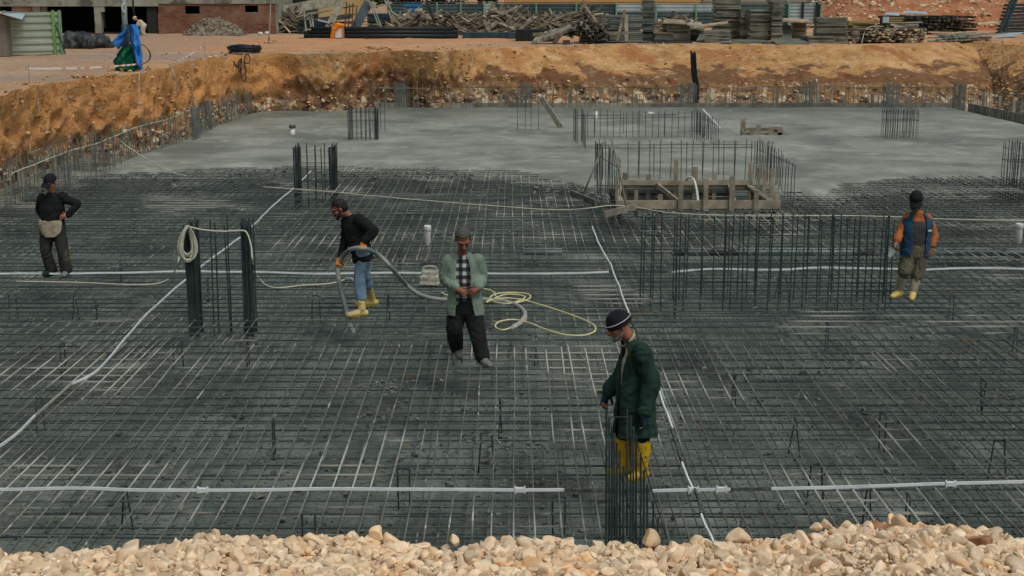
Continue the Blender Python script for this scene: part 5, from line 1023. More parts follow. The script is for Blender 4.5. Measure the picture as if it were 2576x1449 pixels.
M['paleboot'] = cl('dusty_yellow_boot', c(206, 176, 92), c(222, 196, 120), .6, .15, layers=[dict(color=c(168, 158, 130), scale=6, lo=.48, hi=.62, max=.85), dict(color=c(120, 116, 100), scale=14, lo=.58, hi=.64, max=.7)])
M['yboot'] = cl('bright_yellow_boot', c(206, 160, 10), c(224, 180, 22), .5, .1, layers=[dict(color=c(156, 132, 56), scale=6, lo=.52, hi=.66, max=.7), dict(color=c(110, 104, 84), scale=16, lo=.58, hi=.64, max=.7)])
M['dustboot'] = cl('grey_dusted_boot_shaft', c(138, 134, 116), c(166, 160, 138), .8, .2)
M['greenjacket'] = cl('pale_green_jacket', c(106, 122, 110), c(134, 148, 134), sc=5, layers=[dict(color=c(86, 104, 92), scale=6, lo=.54, hi=.68, max=.6)]); M['greencoat'] = cl('dark_green_work_coat', c(24, 48, 41), c(38, 66, 55), sc=4, layers=[dict(color=c(12, 34, 30), scale=2.5, lo=.5, hi=.68)])
M['shirtwhite'] = cl('cream_shirt', c(160, 152, 134), c(180, 172, 152)); M['bluevest'] = cl('blue_denim_vest', c(30, 58, 82), c(48, 82, 108), sc=5); M['greyknit'] = cl('grey_knit', c(52, 54, 52), c(70, 70, 66))
M['orangeshirt'] = cl('orange_shirt', c(160, 86, 42), c(188, 112, 62), sc=5); M['khaki'] = cl('khaki_trousers', c(84, 80, 66), c(112, 106, 88), sc=4, layers=[dict(color=c(60, 56, 46), scale=4, lo=.56, hi=.68)])
M['orangeglove'] = cl('orange_glove', c(214, 120, 14), c(236, 146, 30), .6); M['tealglove'] = cl('dark_teal_glove', c(12, 40, 52), c(20, 56, 68), .7); M['shoe'] = cl('grey_dusty_shoe', c(92, 100, 96), c(128, 134, 128), .8); M['darkshoe'] = cl('dark_shoe', c(22, 34, 34), c(36, 48, 46), .8)
M['trowel'] = mk('trowel_steel', [c(130, 140, 140), c(168, 176, 174)], 8, 4, .5, metallic=.3)
def plaidmat():
    m = bpy.data.materials.new('plaid_shirt'); m.use_nodes = True; n = m.node_tree; L = n.links; b = n.nodes['Principled BSDF']; b.inputs['Roughness'].default_value = .9
    g_ = n.nodes.new('ShaderNodeTexCoord'); sp_ = n.nodes.new('ShaderNodeSeparateXYZ'); L.new(g_.outputs['Object'], sp_.inputs[0]); outs = []
    for ax, per in ((0, .098), (2, .098)):
        a = n.nodes.new('ShaderNodeMath'); a.operation = 'MULTIPLY'; a.inputs[1].default_value = 1/per; L.new(sp_.outputs[ax], a.inputs[0])
        f = n.nodes.new('ShaderNodeMath'); f.operation = 'FRACT'; L.new(a.outputs[0], f.inputs[0])
        h = n.nodes.new('ShaderNodeMath'); h.operation = 'GREATER_THAN'; h.inputs[1].default_value = .48; L.new(f.outputs[0], h.inputs[0]); outs.append(h.outputs[0])
    s = n.nodes.new('ShaderNodeMath'); s.operation = 'ADD'; L.new(outs[0], s.inputs[0]); L.new(outs[1], s.inputs[1])
    d = n.nodes.new('ShaderNodeMath'); d.operation = 'MULTIPLY'; d.inputs[1].default_value = .5; L.new(s.outputs[0], d.inputs[0])
    r = n.nodes.new('ShaderNodeValToRGB'); e = r.color_ramp.elements; e.new(.5); e[0].color = c(182, 180, 174); e[1].position = .5; e[1].color = c(66, 68, 74); e[2].position = 1; e[2].color = c(18, 20, 26); L.new(d.outputs[0], r.inputs[0]); L.new(r.outputs[0], b.inputs['Base Color']); return m
M['plaid'] = plaidmat()
NV = lambda v: v/ (np.linalg.norm(v)+1e-9)
A3 = lambda p: np.array(tuple(p), float)
KS = [1.08]
_limb = MB.limb
def _sl(s, pts, rad, n=5, k=14): return _limb(s, pts, [r_*KS[0] for r_ in rad], n, k)
MB.limb = _sl
def ring(cn, lat, fw, w, df, db=None, n=22, a0=0, a1=2*pi):
    db = df if db is None else db; out = []; w, df, db = w*KS[0], df*KS[0], db*KS[0]
    for a in np.linspace(a0, a1, n, endpoint=(a1-a0) < 6.2):
        x, y = sin(a), cos(a); e = .82
        sx = math.copysign(abs(x)**e, x); sy = math.copysign(abs(y)**e, y); out.append(cn+lat*w*sx+fw*(df if sy > 0 else db)*sy)
    return out
def hand(mb, wrist, d, palm, s=1.0, curl=.5, side=1, spread=.12, fat=1.):
    # d: pointing direction, palm: direction the palm faces, side: +1 thumb towards d x palm
    d = NV(A3(d)); palm = A3(palm); palm = NV(palm-d*(palm@d)); lt = np.cross(d, palm)*side; w = A3(wrist)
    mb.limb([w-d*.02*s, w+d*.03*s, w+d*.07*s], [.026*s*fat, .031*s*fat, .030*s*fat], 3, 10)
    for q in (-.6, .6): mb.limb([w+d*.02*s+lt*.014*s*q, w+d*.055*s+lt*.030*s*q, w+d*.085*s+lt*.034*s*q], [.016*s*fat, .018*s*fat, .015*s*fat], 3, 8)
    for k, (off, ln) in enumerate(((.033, .072), (.011, .082), (-.011, .076), (-.031, .060))):
        b = w+d*.085*s+lt*off*s; dd = NV(d+lt*off*spread*18); p = [b]; an = 0
        for j, f in enumerate((.45, .32, .23)):
            an += curl*(.55+.25*j+.07*k); p.append(p[-1]+(dd*cos(an)+palm*sin(an))*ln*f*s)
        mb.limb(p, [.0105*s*fat, .010*s*fat, .009*s*fat, .0078*s*fat], 2, 8)
    b = w+d*.03*s+lt*.03*s; t = NV(d*.65+lt*.7+palm*.35); mb.limb([b, b+t*.035*s, b+t*.035*s+NV(t+palm*.5*curl+d*.4)*.03*s, b+t*.035*s+NV(t+palm*.6*curl+d*.6)*.052*s], [.014*s*fat, .0125*s*fat, .011*s*fat, .009*s*fat], 2, 8)
def head(mb, cn, f, u, s=1.0):
    cn = A3(cn); f = NV(A3(f)); u = A3(u); u = NV(u-f*(u@f)); r = np.cross(f, u)
    H = lambda a, b, c_: cn+(r*a+f*b+u*c_)*s
    mb.ell(H(0, -.012, .035), np.stack([r*.076, f*.098, u*.088])*s, 18, 12)            # skull
    mb.ell(H(0, .018, -.035), np.stack([r*.062, f*.076, u*.080])*s, 16, 10)            # face mass
    mb.ell(H(0, .062, -.088), np.stack([r*.036, f*.030, u*.028])*s, 12, 8)             # chin
    mb.ell(H(0, .030, -.075), np.stack([r*.054, f*.052, u*.036])*s, 12, 8)             # jaw
    mb.limb([H(0, .088, .015), H(0, .104, -.012), H(0, .116, -.030)], [.011*s, .013*s, .0165*s], 3, 8)   # nose
    for q in (-1, 1):
        mb.ell(H(q*.016, .100, -.033), np.stack([r*.012, f*.012, u*.010])*s, 8, 6)
        mb.limb([H(q*.012, .090, .024), H(q*.034, .086, .030), H(q*.058, .064, .020)], [.010*s, .0115*s, .009*s], 3, 8)   # brow
        mb.ell(H(q*.044, .066, -.022), np.stack([r*.022, f*.018, u*.018])*s, 8, 6)     # cheekbone
        mb.ell(H(q*.080, -.012, -.008), np.stack([r*.009, f*.020, u*.032])*s, 8, 6)    # ear
    mb.ell(H(0, .094, -.058), np.stack([r*.024, f*.010, u*.010])*s, 8, 6)              # lips
    return H, r, f, u
def person(name, label, J, hs=1.0):
    root = thing(name, J['base'], label, 'person'); return root
def build_body(root, J, skin, hands, hs=1.0, hvox=.0062):
    mb = MB(); hi = (A3(J['hipL'])+A3(J['hipR']))/2; sh = (A3(J['shL'])+A3(J['shR']))/2; up = NV(sh-hi); nk = A3(J['neck'])
    lat1 = NV(A3(J['shR'])-A3(J['shL'])); lat0 = NV(A3(J['hipR'])-A3(J['hipL'])); 
    def fr(l): f = NV(np.cross(up, l)); return f if f@A3(J['hf']) > 0 else -f
    rg = []
    W = np.linalg.norm(A3(J['shR'])-A3(J['shL']))/2
    for t, w, d in ((-.22, .13, .10), (-.05, .165, .115), (.15, .16, .11), (.4, .145, .105), (.7, .165, .12), (.88, max(.14, W*.82), .095), (1.0, W*.52, .075), (1.08, .07, .062)):
        l = NV(lat0*(1-max(0, min(t, 1)))+lat1*max(0, min(t, 1))); cn = hi+(sh-hi)*t
        if t > 1: cn = cn*.4+(nk)*.6
        rg.append(ring(cn, l, fr(l), w*.92, d*.92))
    mb.loft(rg)
    hc = A3(J['head']); mb.limb([sh+(nk-sh)*.2, nk, hc-A3(J['hu'])*.05*hs-A3(J['hf'])*.02*hs], [.062, .056, .055], 4, 14)
    H, r, f, u = head(mb, hc, J['hf'], J['hu'], hs)
    for s in 'LR':
        mb.limb([J['sh'+s], (A3(J['sh'+s])+A3(J['el'+s]))/2, J['el'+s], (A3(J['el'+s])*.65+A3(J['wr'+s])*.35), J['wr'+s]], [.054, .048, .040, .040, .028], 4, 12)
        mb.limb([J['hip'+s], (A3(J['hip'+s])+A3(J['kn'+s]))/2, J['kn'+s], A3(J['kn'+s])*.7+A3(J['an'+s])*.3, J['an'+s]], [.088, .074, .056, .056, .038], 4, 14)
        an = A3(J['an'+s]); to = A3(J['to'+s]); mb.limb([an, an*.5+to*.5-np.array((0, 0, .03)), to], [.04, .04, .03], 4, 10)
        hd = hands[s]; hand(mb, J['wr'+s], hd[0], hd[1], 1.06, hd[2], hd[3])
    soft(mb, 'body', skin, root, hvox, 3, .0)
    # face details
    for q in (-1, 1):
        e = MB(); e.ell(H(q*.032, .0865, .004), np.stack([r*.0125, f*.006, u*.005])*hs, 8, 6); e.build('eye', M['eye'], root, True)
    e = MB(); e.limb([H(-.022, .099, -.0585), H(0, .1055, -.057), H(.022, .099, -.0585)], [.003*hs, .0042*hs, .003*hs], 4, 6); e.build('mouth', M['lip'], root, True)
    return H, r, f, u
def hair(root, H, r, f, u, s, mat, low=-.05, front=.05, nm='hair', th=.008):
    mb = MB(); mb.ell(H(0, -.014, .040), np.stack([r*(.078+th), f*(.098+th), u*(.088+th)])*s, 18, 12); mb.ell(H(0, -.048, -.005), np.stack([r*(.070+th), f*(.062+th), u*(.070+th)])*s, 16, 10)
    for q in (-1, 1): mb.limb([H(q*.074, .012, .03), H(q*.077, .016, -.01)], [.014*s, .009*s], 3, 8)
    v, nr, fs = remesh(mb, .006, 3); q = (v-H(0, 0, 0))/s; fx = q@f; uz = q@u
    lim = np.where(fx > front-.02, .088, np.where(fx > front-.045, .06, np.where(fx > -.01, .0, -.07))); 
    d = np.maximum(0, lim-uz); v = v-np.outer(np.minimum(d*3, .03), np.ones(3))*0; inn = d > 0
    ctr = H(0, -.01, .02); v[inn] = ctr+(v[inn]-ctr)*(1-np.minimum(.3, d[inn]*6))[:, None]
    v += nr*(.004*fbm(v, 60, 2, 3))[:, None]; o = MB(); o.v = [v]; o.f = fs; o.n = len(v); return o.build(nm, mat, root, True)
def beard(root, H, r, f, u, s, mat, mous=True, full=True):
    mb = MB()
    if full:
        mb.limb([H(-.066, .0, -.03), H(-.058, .035, -.075), H(-.03, .078, -.096), H(0, .086, -.104), H(.03, .078, -.096), H(.058, .035, -.075), H(.066, .0, -.03)], [.012*s, .017*s, .020*s, .024*s, .020*s, .017*s, .012*s], 4, 10)
    if mous: mb.limb([H(-.032, .088, -.056), H(0, .106, -.046), H(.032, .088, -.056)], [.006*s, .009*s, .006*s], 4, 8)
    soft(mb, 'beard' if full else 'moustache', mat, root, .005, 2, .003, 50)
def cap(root, H, r, f, u, s, mat, brim=True, beanie=False, band=None):
    mb = MB()
    if beanie:
        mb.ell(H(0, -.014, .050), np.stack([r*.094, f*.113, u*.092])*s, 20, 12); rg = []
        for z, k in ((-.004, 1.0), (.0, 1.05), (.022, 1.09), (.045, 1.06), (.052, 1.0)): rg.append([H(.094*k*cos(a), -.014+.115*k*sin(a), z) for a in np.linspace(0, 2*pi, 26, endpoint=False)])
        mb.loft(rg)
    else:
        mb.ell(H(0, -.010, .052), np.stack([r*.090, f*.108, u*.078])*s, 20, 12); mb.loft([[H(.089*k*cos(a), -.010+.107*k*sin(a), z) for a in np.linspace(0, 2*pi, 26, endpoint=False)] for z, k in ((.018, 1), (.03, 1.01), (.06, .98))])
        if brim:
            rg = []
            for t in np.linspace(0, 1, 6):
                w = .082*(1-.35*t*t); y = .078+.085*t; z = .034-.020*t
                rg.append([H(-w, y, z-.012*t), H(-w*.5, y+.006, z+.004), H(0, y+.008, z+.007), H(w*.5, y+.006, z+.004), H(w, y, z-.012*t), H(w, y, z-.02*t-.010), H(0, y+.008, z-.005), H(-w, y, z-.02*t-.010)])
            mb.loft(rg)
    # open underneath is hidden by the head inside
    o = soft(mb, 'beanie' if beanie else 'cap', mat, root, .0065, 3, .003, 20)
    if band: MB().tube([H(.104*cos(a), -.014+.127*sin(a), .047) for a in np.linspace(0, 2*pi, 40)], .0035*s, 6).build('stripe', band, root, True)
def trousers(root, J, mat, end=None, rad=(.108, .098, .080, .078, .075), pel=(.185, .135), name='trousers', amp=.012, waist=.28):
    mb = MB(); hi = (A3(J['hipL'])+A3(J['hipR']))/2; sh = (A3(J['shL'])+A3(J['shR']))/2; up = NV(sh-hi); lat = NV(A3(J['hipR'])-A3(J['hipL'])); f = NV(np.cross(up, lat))
    L_ = np.linalg.norm(sh-hi)
    mb.loft([ring(hi+up*t*L_, lat, f, pel[0]*k, pel[1]*k) for t, k in ((-.22, .72), (-.1, .95), (.08, 1.0), (waist, .93))])
    for s in 'LR':
        k = A3(J['kn'+s]); a = A3(J['an'+s]); e = k+(a-k)*(end[s] if isinstance(end, dict) else (end or .93)); h = A3(J['hip'+s])
        mb.limb([h, (h+k)/2, k, (k+e)/2, e], rad, 5, 16)
    soft(mb, name, mat, root, .0105, 4, amp, 7, (1, 1, .8), 17)
def sleeve(mb, J, s, rad=(.082, .070, .062, .056, .050), end=.95):
    a = A3(J['sh'+s]); e = A3(J['el'+s]); w = A3(J['wr'+s]); w = e+(w-e)*end; mb.limb([a, (a+e)/2, e, (e+w)/2, w], rad, 5, 14)
def torso_rings(J, spec):
    hi = (A3(J['hipL'])+A3(J['hipR']))/2; sh = (A3(J['shL'])+A3(J['shR']))/2; up = NV(sh-hi); nk = A3(J['neck']); l0 = NV(A3(J['hipR'])-A3(J['hipL'])); l1 = NV(A3(J['shR'])-A3(J['shL'])); out = []
    for t, w, df, db in spec:
        q = max(0, min(1, t)); l = NV(l0*(1-q)+l1*q); f = NV(np.cross(up, l)); f = f if f@A3(J['hf']) > 0 else -f; cn = hi+(sh-hi)*t
        if t > 1: cn = sh+(nk-sh)*min(1, (t-1)/.15)
        out.append((cn, l, f, w, df, db))
    return out
def closed_top(root, J, mat, spec, name='sweater', sl=True, amp=.010, rad=None, end=.95, vox=.0105, extra=None):
    mb = MB(); mb.loft([ring(cn, l, f, w, df, db) for cn, l, f, w, df, db in torso_rings(J, spec)])
    if sl:
        for s in 'LR': sleeve(mb, J, s, rad or (.082, .070, .062, .056, .050), end)
    if extra: extra(mb)
    return soft(mb, name, mat, root, vox, 4, amp, 6, (1, 1, 1.5), 23)
def open_top(root, J, mat, spec, gap, name='jacket', sl=True, amp=.010, rad=None, th=.024, end=.95, shift=0., vox=.010, extra=None):
    mb = MB(); rg = []
    for k, (cn, l, f, w, df, db) in enumerate(torso_rings(J, spec)):
        g_ = gap[k] if hasattr(gap, '__len__') else gap; o = ring(cn, l, f, w, df, db, 26, g_+shift, 2*pi-g_+shift-.0001) ; i = ring(cn, l, f, w-th, df-th, db-th, 26, g_+shift, 2*pi-g_+shift-.0001)
        rg.append(o+i[::-1])
    mb.loft(rg)
    if sl:
        for s in 'LR': sleeve(mb, J, s, rad or (.088, .076, .068, .062, .056), end)
    if extra: extra(mb)
    return soft(mb, name, mat, root, vox, 4, amp, 6, (1, 1, 1.5), 29)
def boot(root, J, s, mat, top=.55, name='boot', r=(.052, .054, .060, .066), shaftmat=None):
    a = A3(J['an'+s]); k = A3(J['kn'+s]); t = A3(J['to'+s]); p = a+(k-a)*top; d = t-a; d[2] = 0; d = NV(d); base = a.copy(); base[2] = a[2]-.055
    mb = MB(); mb.limb([a-np.array((0, 0, .01)), a+(p-a)*.33, a+(p-a)*.66, p], r, 4, 16)
    heel = base-d*.055; tip = t.copy(); mb.limb([heel+np.array((0, 0, .0)), base+d*.05+np.array((0, 0, .012)), base*.45+tip*.55+np.array((0, 0, .008)), tip], [.044, .050, .048, .036], 4, 14)
    mb.limb([heel-np.array((0, 0, .028)), base*.5+tip*.5-np.array((0, 0, .03)), tip-np.array((0, 0, .014))], [.030, .032, .026], 4, 12)
    soft(mb, name, mat, root, .009, 3, .004, 9)
    if shaftmat:
        q = MB(); q.limb([a+(p-a)*.22, a+(p-a)*.6, p], [r[1]+.004, r[2]+.003, r[3]+.003], 4, 16); soft(q, 'boot_shaft', shaftmat, root, .009, 3, .003, 9)
def glove(root, J, s, hd, mat, cuff=.05):
    mb = MB(); hand(mb, J['wr'+s], hd[0], hd[1], 1.13, hd[2], hd[3], fat=1.1); w = A3(J['wr'+s]); e = A3(J['el'+s]); d = NV(w-e); mb.limb([w-d*cuff, w, w+d*.02], [.040, .036, .034], 3, 12); soft(mb, 'glove', mat, root, .0058, 2, .0)
def feet(px, py, up=.09): g_ = G(px, py, .012); return Vector((g_.x, g_.y, .012+up))
# ---------------- man in pale green jacket (centre), walking towards the camera
fR = G(1222, 921, .012); fL = G(1149, 898, .012); Y0 = (fR.y+fL.y)/2
P = lambda x, y, dy=0.: V(x, y, Y0+dy)
J = dict(base=(fR.x*.5+fL.x*.5, Y0, 0), head=P(1165, 603, -.05), hf=(.14, -.86, -.5), hu=(.02, -.42, .9), neck=P(1163, 637, .03), shL=P(1127, 658, .03), shR=P(1202, 655, .03), elL=P(1118, 700, .05), elR=P(1212, 698, .05), wrL=P(1150, 728, -.19), wrR=P(1204, 726, -.19),
         hipL=P(1150, 772, .02), hipR=P(1188, 772, .02), knL=P(1143, 828, -.02), knR=P(1200, 834, -.06), anL=Vector((G(1146, 890, .1).x, fL.y+.06, .13)), anR=Vector((G(1212, 909, .1).x, fR.y+.10, .11)), toL=Vector((G(1158, 898, .03).x, fL.y-.10, .05)), toR=Vector((G(1232, 920, .04).x, fR.y-.10, .045)))
root = person('person', 'grey haired man in pale green jacket and plaid shirt walking with clasped hands', J)
hd = {'L': ((.9, -.25, -.42), (.05, .55, -.35), .75, 1), 'R': ((-.9, -.3, -.38), (-.05, .6, -.3), .75, -1)}
H, r, f, u = build_body(root, J, M['skin'], hd, 1.2); hair(root, H, r, f, u, 1.2, M['hairgrey']); beard(root, H, r, f, u, 1.2, M['hairgrey'], True, False)
trousers(root, J, M['darktrousers'], .97, rad=(.115, .110, .096, .092, .088), amp=.012)
closed_top(root, J, M['plaid'], [(-.02, .155, .125, .11), (.3, .16, .135, .115), (.7, .17, .135, .12), (.92, .16, .11, .10), (1.04, .11, .085, .08), (1.12, .074, .075, .07)], 'plaid_shirt', False, .004)
open_top(root, J, M['greenjacket'], [(-.16, .232, .165, .16), (.05, .222, .165, .155), (.3, .20, .165, .145), (.7, .208, .16, .145), (.90, .195, .135, .125), (1.03, .155, .11, .11), (1.10, .11, .095, .095), (1.18, .085, .085, .082)], [.46, .42, .38, .36, .36, .38, .45, .5], 'jacket', True, .012, (.080, .080, .076, .072, .066), end=.84)
for s in 'LR': boot(root, J, s, M['shoe'], .16, 'shoe', (.046, .044, .044, .044))
# ---------------- man with hose (black sweater, jeans, yellow boots), facing left
fN = G(900, 795, .012); fF = G(925, 771, .012); Y0 = (fN.y*.6+fF.y*.4)
J = dict(base=(fN.x, Y0, 0), head=P(854, 525, -.0), hf=(-.86, -.12, -.46), hu=(-.46, -.05, .86), neck=P(876, 541, .02), shR=P(872, 556, .17), shL=P(903, 552, -.17), elR=P(869, 600, .20), elL=P(941, 580, -.24), wrR=P(856, 647, .02), wrL=P(915, 609, -.30),
         hipR=P(913, 640, .08), hipL=P(912, 643, -.08), knL=P(904, 697, -.12), knR=P(918, 694, .12), anL=Vector((G(912, 778, .1).x, fN.y+.0, .11)), anR=Vector((G(934, 758, .12).x, fF.y, .13)), toL=Vector((G(877, 794, .04).x, fN.y-.07, .045)), toR=Vector((G(894, 777, .04).x, fF.y-.02, .045)))
root = person('person', 'dark haired man in black sweater and jeans guiding a grey hose with orange gloves', J)
hd2 = {'R': ((-.30, -.25, -.85), (.75, -.4, .2), .95, -1), 'L': ((-.35, -.1, -.9), (.2, .75, -.2), .95, 1)}
H, r, f, u = build_body(root, J, M['skin'], hd2, 1.12); hair(root, H, r, f, u, 1.12, M['hairblack']); beard(root, H, r, f, u, 1.12, M['hairblack'], True, True)
trousers(root, J, M['jeans'], {'L': .62, 'R': .4}, rad=(.108, .098, .080, .076, .072), amp=.014)
closed_top(root, J, M['blackwool'], [(-.16, .185, .15, .14), (.1, .18, .15, .135), (.5, .18, .15, .14), (.8, .185, .15, .145), (.95, .17, .12, .13), (1.05, .115, .09, .09), (1.13, .078, .072, .070), (1.22, .066, .066, .066)], 'sweater', True, .014, (.086, .076, .070, .060, .052))
for s in 'LR': glove(root, J, s, hd2[s], M['orangeglove']); boot(root, J, s, M['paleboot'], .60)
hw = {k: A3(J['wr'+k]) for k in 'LR'}; Yh_ = Y0
gh = [A3(P(884, 800, -.36))]; 
hp = [P(891, 838, -.34), P(880, 815, -.30), P(868, 770, -.22), P(855, 720, -.12), P(850, 680, -.03), P(853, 662, -.0), P(866, 640, -.08), P(884, 627, -.22), P(906, 624, -.35), P(930, 629, -.33), P(958, 646, -.25), P(990, 680, -.12)]
hp += [G(1018, 712, .22), G(1050, 738, .07), G(1085, 750, .04), G(1125, 754, .035), G(1180, 752, .035), G(1230, 754, .035), G(1270, 758, .035), G(1300, 768, .035), G(1318, 782, .035), G(1321, 794, .035)]
hose = thing('grey_hose', G(1100, 752, .03), 'thick grey concrete vibrator hose arching from the gloved hands across the mat', 'hose')
MB().tube(wig(hp, 7, .0), .034, 10).build('hose_line', M['ghose'], hose, True)
MB().tube(wig([G(1321, 794, .035), G(1316, 806, .035), G(1300, 818, .035), G(1284, 827, .035)], 5, 0), [.034]*2+[.042]*6+[.036]*5+[.03]*3, 10).build('hose_joint', M['splat'], hose, True)
# ---------------- bearded man in dark green coat, near right, facing left
fN = G(1612, 1206, .012); fF = G(1562, 1198, .012); Y0 = 12.95
J = dict(base=(V(1590, 1205, Y0).x, Y0, 0), head=P(1556, 818, 0), hf=(-.86, -.18, -.46), hu=(-.45, -.1, .88), neck=P(1582, 852, .02), shR=P(1588, 885, .19), shL=P(1613, 884, -.17), elR=P(1562, 945, .26), elL=P(1640, 960, -.24), wrR=P(1529, 985, .24), wrL=P(1621, 1042, -.28),
         hipR=P(1594, 1022, .09), hipL=P(1604, 1026, -.09), knL=P(1612, 1112, -.10), knR=P(1570, 1108, .08), anL=Vector((G(1614, 1192, .1).x, Y0-.06, .11)), anR=Vector((G(1572, 1188, .1).x, Y0+.10, .11)), toL=Vector((G(1585, 1203, .04).x, Y0-.14, .045)), toR=Vector((G(1537, 1194, .04).x, Y0+.04, .045)))
root = person('person', 'grey bearded man in dark green coat, navy beanie and bright yellow rubber boots', J)
hd4 = {'R': ((-.35, -.1, -.95), (.5, -.7, 0), .45, -1), 'L': ((.05, -.15, -.98), (-.9, .2, 0), .5, 1)}
H, r, f, u = build_body(root, J, M['skin2'], hd4, 1.08); cap(root, H, r, f, u, 1.06, M['navycap'], False, True, M['pvc']); beard(root, H, r, f, u, 1.06, M['beard'])
trousers(root, J, M['darktrousers'], .12, amp=.01)
closed_top(root, J, M['shirtwhite'], [(.0, .16, .14, .12), (.5, .165, .145, .125), (.85, .165, .13, .12), (1.0, .12, .095, .095), (1.06, .07, .072, .07)], 'shirt', False, .004)
open_top(root, J, M['greencoat'], [(-.54, .235, .22, .20), (-.38, .222, .205, .19), (-.15, .20, .19, .18), (.2, .19, .175, .17), (.6, .195, .165, .165), (.88, .20, .14, .15), (1.02, .16, .118, .125), (1.09, .10, .092, .095), (1.17, .082, .082, .085)], [.18, .16, .13, .12, .16, .26, .36, .45, .6], 'coat', True, .014, (.088, .086, .082, .076, .068), shift=-.22, end=.9)
for s in 'LR':
    glove(root, J, s, hd4[s], M['tealglove']); boot(root, J, s, M['yboot'], .93, 'boot', (.062, .072, .088, .094))
    w = A3(J['wr'+s]); e_ = A3(J['el'+s]); w = e_+(w-e_)*.9; d = NV(w-e_); q = MB(); q.limb([w-d*.006, w+d*.010], [.058, .056], 3, 14); soft(q, 'cuff', M['shirtwhite'], root, .008, 2)
nk = A3(J['neck']); ax = NV(A3(J['head'])-nk); l_ = NV(np.cross(ax, (1., 0, 0))); f_ = NV(np.cross(l_, ax)); mb = MB()
mb.tube([nk+ax*(-.005+.022*cos(t))+f_*.082*sin(t-pi/2)*-1+l_*.078*cos(t-pi/2) for t in np.linspace(.35, 2*pi-.35, 24)], .016, 8, flat=(.5, 1.5)); mb.build('shirt_collar', M['shirtwhite'], root, True)
# ---------------- man with apron, far left, facing the camera
fR = G(157, 695, .012); fL = G(113, 693, .012); Y0 = (fR.y+fL.y)/2+.05
J = dict(base=((fR.x+fL.x)/2, Y0, 0), head=P(126, 459, -.04), hf=(-.2, -.9, -.36), hu=(-.06, -.34, .94), neck=P(129, 483, .02), shL=P(106, 499, .04), shR=P(156, 496, .03), elL=P(99, 528, .12), elR=P(195, 513, .02), wrL=P(112, 548, .12), wrR=P(171, 542, -.05),
         hipL=P(119, 574, .02), hipR=P(147, 574, .02), knL=P(116, 632, -.03), knR=P(158, 632, -.03), anL=Vector((G(116, 686, .1).x, fL.y+.07, .1)), anR=Vector((G(156, 687, .1).x, fR.y+.07, .1)), toL=Vector((G(109, 694, .03).x, fL.y-.08, .045)), toR=Vector((G(160, 695, .03).x, fR.y-.09, .045)))
root = person('person', 'man in a dark cap and black sweater with cream apron, one hand on his hip', J)
hd1 = {'L': ((.8, .3, -.4), (.3, -.8, 0), .4, 1), 'R': ((-.93, -.3, -.18), (-.1, .9, -.3), .35, -1)}
H, r, f, u = build_body(root, J, M['skin2'], hd1, 1.15); cap(root, H, r, f, u, 1.15, M['navycap'])
trousers(root, J, M['charcoal'], .98, rad=(.11, .104, .088, .088, .09), amp=.013)
closed_top(root, J, M['blackwool'], [(.0, .175, .14, .13), (.25, .175, .15, .135), (.6, .19, .15, .135), (.9, .185, .12, .12), (1.04, .12, .09, .09), (1.12, .078, .074, .072), (1.2, .068, .068, .066)], 'sweater', True, .012)
mb = MB(); hi = (A3(J['hipL'])+A3(J['hipR']))/2; 
rg = []
for z, w, a in ((.155, .19, 1.15), (.08, .205, 1.1), (0., .205, .95), (-.08, .19, .75), (-.13, .17, .35)):
    cn = hi+np.array((0, 0, z)); o = ring(cn, np.array((1., 0, 0)), np.array((0, -1., 0)), w, .175, .17, 14, -a, a); i = ring(cn, np.array((1., 0, 0)), np.array((0, -1., 0)), w-.022, .15, .15, 14, -a, a); rg.append(o+i[::-1])
mb.loft(rg); soft(mb, 'apron', M['apron'], root, .010, 3, .010, 7)
boot(root, J, 'L', M['darkshoe'], .15, 'shoe', (.046, .044, .044, .044)); boot(root, J, 'R', M['shoe'], .15, 'shoe', (.046, .044, .044, .044))
# ---------------- man with vest and trowel, right
fR = G(2297, 753, .012); fL = G(2256, 748, .012); Y0 = (fR.y+fL.y)/2+.05
J = dict(base=((fR.x+fL.x)/2, Y0, 0), head=P(2304, 504, -.06), hf=(-.2, -.82, -.54), hu=(-.08, -.5, .86), neck=P(2308, 530, .02), shL=P(2283, 545, .02), shR=P(2333, 548, .04), elL=P(2264, 583, .0), elR=P(2349, 592, .06), wrL=P(2256, 608, -.12), wrR=P(2343, 624, -.02),
         hipL=P(2287, 634, .02), hipR=P(2316, 634, .03), knL=P(2276, 680, -.08), knR=P(2308, 686, -.03), anL=Vector((G(2271, 740, .1).x, fL.y+.04, .11)), anR=Vector((G(2304, 743, .1).x, fR.y+.05, .11)), toL=Vector((G(2247, 748, .04).x, fL.y-.07, .045)), toR=Vector((G(2294, 753, .04).x, fR.y-.11, .045)))
root = person('person', 'man in a black cap, blue vest and orange shirt holding a trowel', J)
hd5 = {'L': ((-.35, -.35, -.85), (.8, -.3, -.1), .95, -1), 'R': ((-.15, -.2, -.95), (-.8, .2, 0), .55, -1)}
H, r, f, u = build_body(root, J, M['skin'], hd5, 1.15); cap(root, H, r, f, u, 1.15, M['blackcap']); beard(root, H, r, f, u, 1.15, M['hairgrey'])
trousers(root, J, M['khaki'], {'L': .22, 'R': .32}, rad=(.115, .108, .10, .095, .075), amp=.014, pel=(.19, .14))
closed_top(root, J, M['orangeshirt'], [(.5, .165, .12, .11), (.85, .165, .115, .11), (1.0, .12, .09, .09), (1.1, .084, .084, .08), (1.16, .08, .08, .075)], 'shirt', True, .010, (.066, .070, .066, .062, .058), end=.75)
closed_top(root, J, M['greyknit'], [(.05, .17, .135, .12), (.4, .17, .145, .125), (.75, .175, .14, .125), (.9, .165, .115, .11), (.99, .11, .06, .09)], 'pullover', False, .005)
